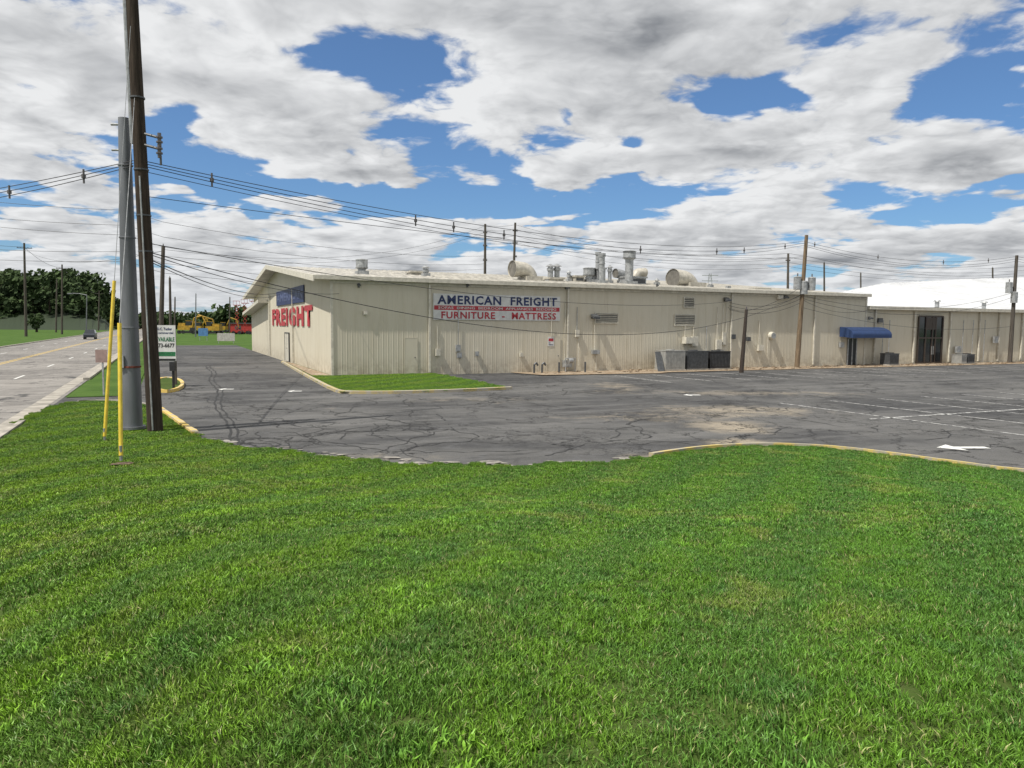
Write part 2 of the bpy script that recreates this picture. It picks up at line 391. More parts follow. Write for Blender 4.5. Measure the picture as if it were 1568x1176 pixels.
def kerb(pl,name,mat,w=.16,h=.13,off=0.):
    mb=MB(); pr=[]
    for i,p in enumerate(pl):
        d=(pl[min(i+1,len(pl)-1)]-pl[max(i-1,0)]).normalized(); nn=Vector((-d.y,d.x,0))
        a=p+nn*off; b=p+nn*(off+w+random.uniform(-.012,.012)); pr.append((a,b))
    for i,((a,b),(c,d)) in enumerate(zip(pr[:-1],pr[1:])):
        q=[Vector(x) for x in(a,b,d,c)]
        top=[Vector((x.x,x.y,h)) for x in q]; bot=[Vector((x.x,x.y,-.05)) for x in q]
        top[1].z=top[2].z=h-.012
        mb.add(top+bot,[(0,1,2,3),(0,4,5,1),(1,5,6,2),(2,6,7,3),(3,7,4,0)])
    return mb.make(name,mat)
def seg(u0,v0,u1,v1):
    a=gz(u0,v0);b=gz(u1,v1)
    i=min(range(len(full)),key=lambda k:(full[k]-a).length); j=min(range(len(full)),key=lambda k:(full[k]-b).length)
    return full[min(i,j):max(i,j)+1]
kerb(seg(1012,702,1568,730)+[p for p in full if p.x>12.2 and p.x<40],"lawn_kerb",M_ycurb2)
kerb(seg(238,628,294,669),"entrance_kerb",M_ycurb,.17,.15)
kerb(seg(120,617,236,627),"corner_kerb",M_conc,.15,.12)
kerb([SN(-40,-3.9)]+dens([SN(-38,-3.9),SN(s0-6,-3.85)],1.),"verge_kerb",M_conc,.16,.12)
mb=MB()
for i,p in enumerate(full):
    q=p
    if -6.4<q.x<.2 or (random.random()<.5 and -8.3<q.x<3.4 and q.y>12):
        for _ in range(9):
            c=q+Vector((random.uniform(-.3,.3),abs(random.gauss(0,.30))+.02,0)); r=random.uniform(.02,.10) if random.random()<.86 else random.uniform(.12,.22)
            k=7; a0=random.random()*6; z=.004+random.uniform(0,.02)
            mb.poly([(c.x+math.cos(a0+t*6.283/k)*r*random.uniform(.7,1.5),c.y+math.sin(a0+t*6.283/k)*r*random.uniform(.5,1.),z) for t in range(k)])
mb.make("broken_concrete_edge",simple("crumbled_concrete",(.29,.27,.24),.95,0,.5,4))
mb=MB()
def crackline(p,ang,L,w):
    pts=[p]; a=ang
    for i in range(int(L/.2)):
        a+=random.gauss(0,.42); a+=(ang-a)*.15
        p=p+Vector((math.cos(a),math.sin(a),0))*.2; pts.append(p)
    for i,(a_,b_) in enumerate(zip(pts[:-1],pts[1:])):
        d=(b_-a_).normalized(); nn=Vector((-d.y,d.x,0))*w*random.uniform(.4,1.3)
        z=ZU*random.uniform(.002,.0035)
        mb.poly([a_-nn+z,b_-nn+z,b_+nn+z,a_+nn+z])
for _ in range(110):
    u=random.uniform(290,1450);v=random.uniform(598,702)
    if u<760 or random.random()<.45: crackline(gz(u,v),random.choice([0,.4,1.57,2.2])+random.gauss(0,.4),random.uniform(1.,6),.018)
for k,uu in enumerate((352,364)):
    a=gz(uu,684);b=gz(318+k*6,560)
    pts=[a.lerp(b,t/60)+D2*(.12*math.sin(t*.3)+.03*math.sin(t*1.7)) for t in range(61)]
    for a_,b_ in zip(pts[:-1],pts[1:]):
        w_=.035*random.uniform(.5,1.2); mb.poly([a_-D2*w_+ZU*.0045,b_-D2*w_+ZU*.0045,b_+D2*w_+ZU*.0045,a_+D2*w_+ZU*.0045])
mb.make("asphalt_cracks",simple("tar_crack",(.024,.024,.024),.8))
mb=MB()
def line(s0,n0,s1,n1,w=.05):
    a=SN(s0,n0,.006);b=SN(s1,n1,.006); d=(b-a).normalized(); nn=Vector((-d.y,d.x,0))*w
    mb.poly([a-nn,b-nn,b+nn,a+nn])
def bayrow(sa,sb,n0,n1,st=2.75):
    for n in np.arange(n0,n1,st): line(sa,n,sb,n)
bayrow(12.2,22.2,22.0,110); 
line(17.2,21.0,17.2,110,.06)
bayrow(32.5,38.2,24.5,110)
mb.make("parking_markings",M_faint)
def arrow(name,u0,u1,v,lw=1.):
    a=gz(u0,v);b=gz(u1,v); mb=MB(); d=(b-a); L=d.length; d.normalize(); nn=Vector((-d.y,d.x,0)); Z=ZU*.006
    h=.42*lw
    mb.poly([a+Z,a+d*L*.4-nn*h+Z,a+d*L*.4+nn*h+Z]); mb.poly([a+d*L*.4-nn*h*.3+Z,b-nn*h*.3+Z,b+nn*h*.3+Z,a+d*L*.4+nn*h*.3+Z])
    mb.make(name,M_white)
arrow("painted_arrow",1434,1512,685.5,1.1); arrow("painted_arrow",1046,1072,605); arrow("painted_arrow",334,358,596); arrow("painted_arrow",440,462,599)
mb=MB()
mb.poly([SN(39.0,29.0,.03),SN(42.6,29.0,.03),SN(42.6,19.6,.03),SN(39.5,20.3,.05)])
mb.poly([SN(39.7,29.0,.03),SN(39.8,34,.03),SN(40.2,130,.03),SN(42.62,130,.03),SN(42.62,29.0,.03)])
for _ in range(420):
    n=random.uniform(21,90); s=random.uniform(40.2,42.3); r=random.uniform(.03,.11); c=SN(s,n,.03); mb.obox(c,Vector((r,r*.3,0)),Vector((-r*.3,r*.8,0)),ZU*r*.7)
mb.make("gravel_bed",M_gravel)
isl=[gz(*q) for q in((432,555),(470,577),(500,593),(522,603),(600,603),(700,600),(783,596))]
isl+= [SN(42.6,toSN(isl[-1])[1]),SN(42.6,8.45),SN(56,8.45)]
mb=MB(); mb.poly([Vector((p.x,p.y,.08)) for p in isl]); mb.make("grass_island",M_soil)
kerb(smoothpl(dens(isl[:7],.4),3)[::-1],"island_kerb",worn_paint("old_yellow_kerb",(.42,.34,.16),(.36,.33,.27),.5,1.5),.16,.13,-.08)
mb=MB(); mb.poly([Vector((p.x,p.y,.085)) for p in (gz(436,555),gz(470,573),gz(507,590),SN(42.4,8.4),SN(56,8.4))]); mb.make("gravel_strip",M_gravel)
ci=gz(256,590); mb=MB(); k=20
ring=[ci+D1*(math.cos(t*6.283/k)*4.2)+D2*(math.sin(t*6.283/k)*.75) for t in range(k)]
mb.poly([Vector((p.x,p.y,.09)) for p in ring]); mb.make("entrance_island",M_soil)
kerb((ring+ring[:1])[::-1],"entrance_island_kerb",M_ycurb,.15,.14)
mb=MB(); mb.poly([SN(34,-3.7,.02),SN(34,-1.3,.02),SN(108,-1.3,.02),SN(108,-3.7,.02)]); mb.make("verge_strip",M_far)
# ---------------------------------------------------------------- grass blades
def patch(name,N,size,hm,wm=1.,weed=False):
    x=np.random.uniform(-size/2,size/2,N);y=np.random.uniform(-size/2,size/2,N)
    if weed: 
        cxs=np.random.uniform(-.16,.16,(5,2)); kk=np.random.randint(0,5,N); x=cxs[kk,0]+np.random.normal(0,.035,N); y=cxs[kk,1]+np.random.normal(0,.035,N)
    a=np.random.uniform(0,6.283,N);wd=np.random.uniform(.0018,.0038,N)*wm
    cl=.9+.2*np.sin(x*19+np.random.rand()*6)*np.sin(y*16+np.random.rand()*6)
    h=np.random.uniform(.5,1.3,N)*hm*cl
    la=np.random.uniform(0,6.283,N)+.9*np.sin(x*6)+.9*np.cos(y*7);ln=np.random.uniform(.1,1.0,N)*h
    vs=np.zeros((N,5,3)); cx,sx=np.cos(a)*wd,np.sin(a)*wd; lx,ly=np.cos(la)*ln,np.sin(la)*ln
    for i,(sg,k,ww) in enumerate(((-1,0,1),(1,0,1),(-1,.55,.85),(1,.55,.85),(0,1,0))):
        vs[:,i,0]=x+sg*cx*ww+lx*k*k; vs[:,i,1]=y+sg*sx*ww+ly*k*k; vs[:,i,2]=h*k*(1-.25*k*(ln/h))-.004
    me=bpy.data.meshes.new(name); idx=np.arange(N)*5
    fs=[]
    for o in idx: fs.append((o,o+1,o+3,o+2)); fs.append((o+2,o+3,o+4))
    me.from_pydata(vs.reshape(-1,3).tolist(),[],fs)
    at=me.attributes.new('tint','FLOAT_COLOR','POINT')
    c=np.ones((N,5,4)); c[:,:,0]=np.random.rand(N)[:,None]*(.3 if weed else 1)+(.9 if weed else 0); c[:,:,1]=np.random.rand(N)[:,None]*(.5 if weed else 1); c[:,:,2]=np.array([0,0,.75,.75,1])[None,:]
    at.data.foreach_set('color',c.ravel()); me.materials.append(M_blade); me.update()
    return bpy.data.objects.new(name,me)
coll=bpy.data.collections.new("grass_patches")
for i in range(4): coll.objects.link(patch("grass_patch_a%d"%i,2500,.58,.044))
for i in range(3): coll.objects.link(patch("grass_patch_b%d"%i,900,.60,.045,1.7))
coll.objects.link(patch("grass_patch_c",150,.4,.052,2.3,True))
st=.46
qx,qy=np.meshgrid(np.arange(-26,26,st),np.arange(-.5,30,st)); qx=qx.ravel()+np.random.uniform(-.08,.08,qx.size); qy=qy.ravel()+np.random.uniform(-.08,.08,qy.size)
ok=inside(qx,qy)&(np.abs(qx)<qy*.72+2.5); qx=qx[ok];qy=qy[ok]
d_=np.minimum(dist(qx,qy,LOTL),dist(qx,qy,ROADL)); ok=d_>.27; qx=qx[ok];qy=qy[ok]
P3=[];RO=[];SC=[];IX=[]
e=.1
zx=(hgt(qx+e,qy)-hgt(qx-e,qy))/(2*e); zy=(hgt(qx,qy+e)-hgt(qx,qy-e))/(2*e); z0=hgt(qx,qy)
for x,y,z,a,b in zip(qx,qy,z0,zx,zy):
    nrm=Vector((-a,-b,1)).normalized(); q=nrm.to_track_quat('Z','Y').to_matrix()@Matrix.Rotation(random.random()*6.283,3,'Z')
    P3.append((x,y,z)); RO.append(q.to_euler()); SC.append((1,1,random.uniform(.8,1.2)))
    IX.append(random.randrange(4) if x*x+y*y<56+random.uniform(-14,14) else 4+random.randrange(3))
    if random.random()<(.30 if x<0 else .08) and y<13:
        P3.append((x,y,z+.002)); RO.append(q.to_euler()); SC.append((1,1,random.uniform(.7,1.1))); IX.append(7)
for p in full:
    if -26<p.x<26 and p.y>0:
        for _ in range(2):
            ang=random.random()*6.283; pin=p+Vector((random.uniform(-.15,.15),random.uniform(-.26,-.04),0))
            z=h1(pin.x,pin.y); s=random.uniform(.35,.6)
            P3.append((pin.x,pin.y,z-.005)); RO.append((0,0,ang)); SC.append((s,s,random.uniform(.8,1.6))); IX.append(4+random.randrange(3))
ia=np.array([[p.x,p.y] for p in isl]); bkPA=PA; PA=ia
ix,iy=np.meshgrid(np.arange(ia[:,0].min(),ia[:,0].max(),st),np.arange(ia[:,1].min(),ia[:,1].max(),st)); ix=ix.ravel();iy=iy.ravel()
IL=np.array([[p.x,p.y] for p in dens(isl,.3)])
ok=inside(ix,iy)&(dist(ix,iy,IL)>.2)
for x,y in zip(ix[ok],iy[ok]):
    ss,nn,_=toSN(Vector((x,y,0)))
    if ss>42.3 or nn>19.8+random.uniform(-.9,.5): continue
    P3.append((x,y,.08));RO.append((0,0,random.random()*6));SC.append((1,1,1.2)); IX.append(4+random.randrange(3))
PA=bkPA
mb=MB(); c=gz(185,690,.45)
for _ in range(12):
    cx_=c.x+random.gauss(0,.10);cy_=c.y+random.gauss(0,.10); r=random.uniform(.04,.10)
    mb.poly([(cx_+math.cos(t*.785)*r*random.uniform(.6,1.3),cy_+math.sin(t*.785)*r,h1(cx_,cy_)+.028+random.uniform(0,.008)) for t in range(8)])
mb.make("bare_soil",simple("bare_soil",(.16,.11,.07),.95,0,.5,9))
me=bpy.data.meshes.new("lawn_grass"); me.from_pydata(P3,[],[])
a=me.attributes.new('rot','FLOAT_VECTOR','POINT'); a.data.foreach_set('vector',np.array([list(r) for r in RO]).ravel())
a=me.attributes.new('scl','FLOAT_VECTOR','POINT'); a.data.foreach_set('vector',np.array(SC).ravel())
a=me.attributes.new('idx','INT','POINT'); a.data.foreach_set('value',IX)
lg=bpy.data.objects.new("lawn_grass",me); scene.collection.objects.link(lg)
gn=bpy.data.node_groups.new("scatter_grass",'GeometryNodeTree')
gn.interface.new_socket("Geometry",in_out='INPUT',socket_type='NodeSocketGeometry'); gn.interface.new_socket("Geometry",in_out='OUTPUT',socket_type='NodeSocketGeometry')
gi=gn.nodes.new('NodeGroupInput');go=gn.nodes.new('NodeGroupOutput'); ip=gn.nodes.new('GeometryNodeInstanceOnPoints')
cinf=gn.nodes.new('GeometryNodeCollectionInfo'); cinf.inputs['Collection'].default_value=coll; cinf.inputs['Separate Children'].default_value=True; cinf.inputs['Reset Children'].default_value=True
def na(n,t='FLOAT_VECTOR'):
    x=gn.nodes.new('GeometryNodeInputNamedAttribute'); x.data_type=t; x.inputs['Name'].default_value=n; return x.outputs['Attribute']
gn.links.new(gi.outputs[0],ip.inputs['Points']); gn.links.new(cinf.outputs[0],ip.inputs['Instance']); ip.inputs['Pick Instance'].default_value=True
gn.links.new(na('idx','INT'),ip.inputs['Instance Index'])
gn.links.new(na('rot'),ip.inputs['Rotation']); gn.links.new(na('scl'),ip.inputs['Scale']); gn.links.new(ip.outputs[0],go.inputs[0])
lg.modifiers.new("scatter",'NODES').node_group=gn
# ---------------------------------------------------------------- main building
SW=42.6; NW=8.45; NE=51.0; ZE=5.6; SR=63.8; ZR=7.6; SB=84.0
bld=empty("metal_warehouse")
def corr(mb,P0,dirv,L,out,topfn,z0=0.,pitch=.30,mi=0):
    prof=[]; x=0
    while x<L:
        for dx,o in((0,0),(.10,0),(.105,.003),(.12,.003),(.125,0),(.215,0),(.24,.008),(.26,.008),(.285,0)):
            if x+dx<L: prof.append((x+dx,o))
        x+=pitch
    prof.append((L,0))
    vs=[];fs=[]
    for x,o in prof:
        b=P0+dirv*x+out*o; vs+=[Vector((b.x,b.y,z0)),Vector((b.x,b.y,topfn(x)))]
    for i in range(len(prof)-1): fs.append((2*i,2*i+2,2*i+3,2*i+1))
    mb.add(vs,fs,mi)
mb=MB()
corr(mb,SN(SW,NW),D2,NE-NW,-D1,lambda x:ZE)
def gtop(x):
    s=SW+x
    return ZE+(ZR-ZE)*(1-abs(s-SR)/(SR-SW)) if s<SR+(SR-SW) else ZE
corr(mb,SN(SW,NW),D1,SB-SW,-D2,gtop)
corr(mb,SN(SW,NE),D1,SB-SW,D2,gtop)
mb.poly([SN(SB,NW),SN(SB,NE),SN(SB,NE,5.5),SN(SB,NW,5.5)])
mb.make("walls",M_wall,bld)
mb=MB()
e0=SW-.25; ov=1.0
def rz(s): return ZE+.06+(ZR-ZE)*(1-abs(s-SR)/(SR-SW))
for sa,sb_ in((e0,SR),(SR,SB+.5)):
    a=SN(sa,NW-ov,rz(sa));b=SN(sa,NE+.1,rz(sa));c=SN(sb_,NE+.1,rz(sb_));d=SN(sb_,NW-ov,rz(sb_))
    dn=ZU*-.14; vs=[a,b,c,d]+[q+dn for q in(a,b,c,d)]
    mb.add(vs,[(0,1,2,3),(7,6,5,4),(0,4,5,1),(1,5,6,2),(2,6,7,3),(3,7,4,0)])
for n in np.arange(NW-ov,NE,.6):
    a=SN(e0,n,rz(e0)+.02);b=SN(SR,n,rz(SR)+.02); mb.obox((a+b)/2,(b-a)/2,D2*.02,ZU*.02)
mb.make("roof",M_roof,bld)
mb=MB()
mb.sb(e0-.12,e0,NW-ov,NE+.12,ZE-.13,ZE+.10)
mb.sb(SW-.06,SW-.035,NW-.04,NE,ZE-.30,ZE-.13)
for sa,sb_ in((e0-.1,SR),(SR,SB+.55)):
    a=SN(sa,NW-ov-.03,rz(sa)-.10);b=SN(sb_,NW-ov-.03,rz(sb_)-.10); mb.obox((a+b)/2,(b-a)/2,D2*.03,ZU*.17)
mb.sb(SW-.05,SW+.08,NW-.05,NW+.08,0,ZE-.1)
mb.sb(SW-.04,SW+.05,NE-.1,NE+.05,0,ZE-.1)
mb.make("trim",M_trim,bld)
mb=MB()
for u in(657,868,1118,1245):
    n,_=onS(u,520,SW); mb.sb(SW-.15,SW-.035,n-.055,n+.055,.15,ZE-.1)
for s in(56.5,70.): mb.sb(s-.05,s+.05,NW-.14,NW-.03,.1,5.5)
mb.make("downspouts",M_trim,bld)
mb=MB(); a=SN(71.5,0,5.15);b=SN(87,0,4.1)
vs=[SN(71.5,NW-.9,5.15),SN(71.5,NW+.2,5.15),SN(87,NW+6,4.15),SN(87,NW-.9,4.15)]; vs+= [q-ZU*.28 for q in vs]
mb.add(vs,[(0,1,2,3),(7,6,5,4),(0,4,5,1),(1,5,6,2),(2,6,7,3),(3,7,4,0)],1)
mb.sb(84.02,86.6,NW,NW+8,0,4.1,0)
mb.make("side_shed",[M_wall,M_trim],bld)
def door_gable(sa,sb_,zt):
    mb=MB(); mb.sb(sa,sb_,NW-.08,NW-.03,0.1,zt,0)
    for q in(sa-.06,sb_+.0): mb.sb(q,q+.06,NW-.11,NW-.028,.1,zt,1)
    mb.sb(sa-.06,sb_+.06,NW-.11,NW-.028,zt,zt+.07,1); mb.sb((sa+sb_)/2-.01,(sa+sb_)/2+.01,NW-.088,NW-.081,.12,zt-.02,1)
    mb.cyl(SN(sa+.9,NW-.13,1.1),SN(sa+.9,NW-.08,1.1),.03,.03,8,1)
    mb.make("gable_door",[M_trim,M_dgrey],bld)
door_gable(58.6,60.6,2.25)
def wb(mb,u0,u1,v0,v1,dep,mi=0,s=SW):
    n0,z1=onS(u0,v0,s); n1,_=onS(u1,v0,s); _,z0=onS(u0,v1,s); mb.sb(s-dep,s-.03,n0,n1,max(z0,.02),z1,mi); return n0,n1,z0,z1
mb=MB()
for (u0,u1,v0,v1) in((1047,1062,456,470),(1033,1063,482,498),(911,945,480,494)):
    n0,n1,z0,z1=wb(mb,u0,u1,v0,v1,.045,1)
    for a,b,c,d in((n0-.05,n0,z0-.05,z1+.05),(n1,n1+.05,z0-.05,z1+.05)): mb.sb(SW-.10,SW-.03,a,b,c,d,0)
    mb.sb(SW-.10,SW-.03,n0,n1,z1,z1+.05,0); mb.sb(SW-.10,SW-.03,n0,n1,z0-.05,z0,0)
    k=max(4,int((z1-z0)/.11))
    for i in range(k):
        z=z0+(i+.5)*(z1-z0)/k; c=SN(SW-.075,(n0+n1)/2,z); mb.obox(c,D2*((n1-n0)/2),D1*.018+ZU*.035,(D1*-.9+ZU*.45)*.004,2)
mb.make("wall_louvres",[M_trim,M_dgrey,simple("louvre_blades",(.42,.39,.31),.6)],bld)
mb=MB()
for (u0,u1,v0,v1) in((620,638,518,572),(840,857,516,572)):
    n0,n1,z0,z1=wb(mb,u0,u1,v0,v1,.04,0); mb.sb(SW-.045,SW-.03,n0-.04,n0,.1,z1,1); mb.sb(SW-.045,SW-.03,n1,n1+.04,.1,z1,1); mb.sb(SW-.045,SW-.03,n0-.04,n1+.04,z1,z1+.04,1)
    mb.cyl(SN(SW-.10,n1-.12,1.05),SN(SW-.04,n1-.12,1.05),.03,.03,8,2)
mb.make("service_doors",[M_wall,M_wall,M_dgrey],bld)
mb=MB()
for (u0,u1,v0,v1,d,mi) in((666,673,534,545,.2,0),(697,704,528,538,.15,1),(699,706,540,548,.15,1),(727,732,538,545,.15,1),(795,800,540,546,.15,0),(861,872,551,562,.35,1),
   (880,886,505,516,.15,0),(905,915,536,542,.3,1),(1044,1056,516,526,.5,0),(1057,1066,515,530,.25,0),(1078,1084,537,552,.2,1),(1095,1103,520,535,.2,0),(1105,1110,509,528,.15,0),(1158,1166,528,537,.3,0),
   (1100,1106,536,552,.2,1),(556,562,476,482,.15,0),(1188,1196,452,458,.25,0),(1284,1290,524,532,.2,1),(1118,1124,512,519,.2,2),(1142,1147,516,522,.2,2)):
    n0,n1,z0,z1=wb(mb,u0,u1,v0,v1,d,mi)
    mb.sb(SW-d-.01,SW-d-.002,n0+.02,n1-.02,z0+.03,z1-.03,mi)
for (u,v0,v1) in((669,500,534),(701,470,528),(883,470,505),(865,460,551),(910,490,536),(1048,498,516),(1061,500,515),(1107,465,509),(1112,465,530),(1098,470,520),(1162,490,528),(1081,500,537),(1175,515,545),(885,516,560),(912,542,570),(844,455,515)):
    n,z1=onS(u,v0,SW); _,z0=onS(u,v1,SW); mb.cyl(SN(SW-.08,n,max(z0,.05)),SN(SW-.08,n,z1),.025,.025,6,random.choice((0,0,1)))
n,z=onS(1180,514,SW); mb.cyl(SN(SW-.32,n,z),SN(SW-.03,n,z),.26,.30,16,0); mb.cyl(SN(SW-.34,n,z),SN(SW-.32,n,z),.20,.20,16,1)
for u in(818,830):
    n,_=onS(u,560,41.6); b=SN(41.6,n,0); mb.tube([b,b+ZU*.55,b+ZU*.68+D2*.14,b+ZU*.5+D2*.26],.06,8,2)
n,_=onS(866,565,41.9); b=SN(41.9,n,0); mb.tube([b,b+ZU*.9,b+ZU*.9+D2*.7,b+D2*.7],.035,8,1); mb.cyl(b+ZU*.75+D2*.2,b+ZU*.75+D2*.5,.17,.17,12,1)
b=SN(41.3,n+1.1,0); mb.cyl(b,b+ZU*.7,.06,.06,8,2); b=SN(41.3,n-.8,0); mb.cyl(b,b+ZU*.7,.06,.06,8,2)
mb.make("utility_boxes",[M_trim,M_galv,M_dgrey],bld)
def walllight(u,v,sc=1.):
    n,z=onS(u,v,SW); mb=MB()
    mb.sb(SW-.1,SW-.03,n-.12*sc,n+.12*sc,z-.12,z+.12,0)
    c=SN(SW-.26*sc,n,z+.02); mb.obox(c,D2*.2*sc,(D1*-.16-ZU*.07)*sc,ZU*.06*sc,0); mb.obox(c-ZU*.075*sc,D2*.16*sc,(D1*-.12-ZU*.05)*sc,ZU*.012,1)
    mb.make("wall_light",[M_dgrey,M_signw],bld)
walllight(908,485,1.2); walllight(1110,459,1.1); walllight(1200,455,.9); walllight(866,440,.8); walllight(1330,487,.8)
for u in(549,715,1005): walllight(u,437,.45)
ban=empty("banner_sign")
n0,_=onS(663,470,SW); n1,_=onS(857,470,SW); zb0,zb1,zb2,zb3=3.30,3.86,4.16,4.86
mb=MB(); mb.sb(SW-.07,SW-.032,n0,n1,zb0,zb3); mb.make("panel",M_signw,ban)
mb=MB(); mb.sb(SW-.076,SW-.071,n0+.05,n1-.05,zb1+.03,zb2-.01,0); mb.make("middle_band",M_red,ban)
sf=SW-.072
textmesh("letters_top","AMERICAN  FREIGHT",SN(sf,n0+.25,zb2+.07),D2,ZU,n1-n0-.5,.54,M_navy,ban,.030,.01,1.12)
textmesh("letters_middle","SOFAS  DINING  BEDROOM  APPLIANCES  BEDDING",SN(sf-.008,n0+.3,zb1+.09),D2,ZU,n1-n0-.6,.15,M_signw,ban,.01)
textmesh("letters_bottom","FURNITURE  -  MATTRESS",SN(sf,n0+.5,zb0+.07),D2,ZU,n1-n0-.8,.43,M_red,ban,.026,.01,1.12)
gs=empty("gable_sign")
mb=MB(); mb.sb(51.5,65.2,NW-.09,NW-.04,4.45,5.6,0); mb.make("blue_panel",M_navy,gs)
textmesh("blue_letters","AMERICAN",SN(65.0-.3,NW-.095,4.72),-D1,ZU,12.9,.65,simple("pale_blue_letters",(.10,.13,.26),.5),gs,.02)
textmesh("red_letters","FREIGHT",SN(68.4,NW-.05,2.80),-D1,ZU,20.0,1.42,M_red,gs,.055,.01,1.2)
ns=empty("notice_sign"); n,z=onS(843,523,SW); mb=MB(); mb.sb(SW-.06,SW-.035,n-.22,n+.22,z-.3,z+.3,0); mb.make("panel",M_signw,ns)
mb=MB(); mb.sb(SW-.066,SW-.061,n-.17,n+.17,z+.02,z+.2,0); mb.make("red_field",M_red,ns)
textmesh("letters","NO\nPARKING",SN(SW-.062,n-.17,z-.24),D2,ZU,.34,.2,M_navy,ns)
def ac(s0,s1,u0,u1,zt,mats,name):
    n0,_=onS(u0,560,s0); n1,_=onS(u1,560,s0); mb=MB()
    mb.sb(s0-.06,s1+.06,n0-.06,n1+.06,.0,.12,2); mb.sb(s0,s1,n0,n1,.121,zt,0)
    mb.sb(s0-.02,s1+.02,n0-.02,n1+.02,zt,zt+.05,0)
    k=max(3,int((n1-n0)/.12))
    for i in range(k):
        n=n0+(i+.5)*(n1-n0)/k; mb.sb(s0-.018,s0-.002,n-.015,n+.015,.25,zt-.12,1)
    c=SN((s0+s1)/2,(n0+n1)/2,zt+.052); mb.cyl(c,c+ZU*.06,.32,.32,16,1)
    mb.make(name,mats)
M_acl=simple("ac_case_grey",(.34,.34,.32),.5,.1,.2,4)
ac(40.8,42.0,1019,1049,1.35,[M_acl,M_acl,M_conc],"air_conditioner"); ac(40.9,42.0,1052,1084,1.3,[M_dgrey,M_dgrey,M_conc],"air_conditioner"); ac(41.1,42.1,1087,1118,1.25,[M_black,M_dgrey,M_conc],"air_conditioner")
ac(41.0,41.9,1362,1376,.95,[M_dgrey,M_black,M_conc],"air_conditioner"); ac(41.0,41.9,1472,1480,.8,[M_acl,M_dgrey,M_conc],"air_conditioner"); ac(41.0,41.9,1482,1492,.8,[M_dgrey,M_black,M_conc],"air_conditioner")
mb=MB(); n0,_=onS(1008,560,40.6); n1,_=onS(1018,560,40.6); mb.add([SN(40.6,n0,0.03),SN(40.6,n1,.03),SN(41.4,n1+.3,1.3),SN(41.4,n0+.3,1.3),SN(40.64,n0,0.03),SN(40.64,n1,.03),SN(41.44,n1+.3,1.3),SN(41.44,n0+.3,1.3)],[(0,1,2,3),(7,6,5,4),(0,4,5,1),(1,5,6,2),(2,6,7,3),(3,7,4,0)]); mb.make("sheet_metal_panel",M_dgrey)
wing=empty("office_wing"); ZW=4.55; NX=135.
mb=MB(); corr(mb,SN(SW+.15,NE+.05),D2,NX-NE,-D1,lambda x:ZW); mb.poly([SN(SW+.15,NX),SN(70,NX),SN(70,NX,ZW),SN(SW+.15,NX,ZW)]); mb.make("walls",M_wall,wing)
mb=MB(); mb.sb(SW-.3,SW+.14,NE+.1,NX,ZW-.05,ZW+.22); mb.sb(SW+.145,56,NE+.1,NX,ZW+.02,ZW+.08)
for u in(1340,1400,1455,1500,1530,1565):
    n,_=onS(u,520,SW); mb.sb(SW-.02,SW+.11,n-.06,n+.06,.15,ZW-.05)
mb.make("trim",M_trim,wing)
n0,z1=onS(1408,484,SW); n1,_=onS(1445,484,SW); mb=MB(); s=SW
mb.sb(s+.06,s+.11,n0,n1,.03,z1,0)
for n in(n0,n0+.9,(n0+n1)/2+.2,n1-.9,n1): mb.sb(s-.02,s+.058,n-.06,n+.06,.03,z1,1)
for z in(.1,2.2,z1): mb.sb(s-.015,s+.055,n0,n1,z-.06,z+.06,1)
mb.sb(s-.01,s+.05,n0+.9,n1-.9,2.9,z1-.1,1)
for n in((n0+n1)/2+.1,(n0+n1)/2+.3): mb.sb(s-.1,s-.06,n-.015,n+.015,.8,1.5,2)
mb.make("glass_entrance",[M_glass,M_bronze,M_galv],wing)
n0,_=onS(1297,540,SW); n1,_=onS(1310,540,SW); mb=MB(); mb.sb(SW-.06,SW-.032,n0,n1,.05,2.15,0)
for n in(n0,(n0+n1)/2,n1): mb.sb(SW-.09,SW-.03,n-.05,n+.05,.05,2.2,1)
mb.sb(SW-.09,SW-.03,n0,n1,2.15,2.25,1); mb.make("side_door",[M_glass,M_galv],wing)
mb=MB(); n0,_=onS(1298,510,SW-.8); n1,_=onS(1357,510,SW-.8)
k=10
vs=[];fs=[]
for i in range(k+1):
    t=i/k*math.pi/2; ss=SW-.03-1.3*math.sin(t); z=2.45+.62*math.cos(t); vs+=[SN(ss,n0,z),SN(ss,n1,z)]
vs+=[SN(SW-1.33,n0,2.22),SN(SW-1.33,n1,2.22)]
for i in range(k+1): fs.append((2*i,2*i+1,2*i+3,2*i+2))
for e_ in(0,1):
    fs.append(tuple([2*i+e_ for i in range(k+2)]+[len(vs)+e_]))
vs+=[SN(SW-.03,n0,2.3),SN(SW-.03,n1,2.3)]
mb.add(vs,fs); mb.make("awning",M_blueA,wing)
mb=MB()
for (u0,u1,v0,v1,d,mi) in((1343,1349,487,494,.2,0),(1520,1526,515,525,.2,1),(1462,1468,530,540,.25,1)): wb(mb,u0,u1,v0,v1,d,mi)
for u in(1352,1362,1475,1490,1508): 
    n,z1=onS(u,490,SW);mb.cyl(SN(SW-.05,n,.2),SN(SW-.05,n,z1),.03,.03,6,1)
mb.make("utility_boxes",[M_dgrey,M_galv],wing)
wr_=empty("white_roof_hall"); mb=MB()
prof=[(66,5.0,5.0),(74,4.8,5.9),(85,4.8,8.0),(93,4.8,9.4),(110,4.8,10.5),(127,4.8,11.4),(150,4.8,11.5)]
for (na_,f0,b0),(nb_,f1,b1) in zip(prof[:-1],prof[1:]):
    mb.poly([SN(57-(6 if na_>70 else 0),na_,f0),SN(51,nb_,f1),SN(75,nb_,b1),SN(75,na_,b0)],0)
    mb.poly([SN(75,na_,0),SN(75,nb_,0),SN(75,nb_,b1),SN(75,na_,b0)],1)
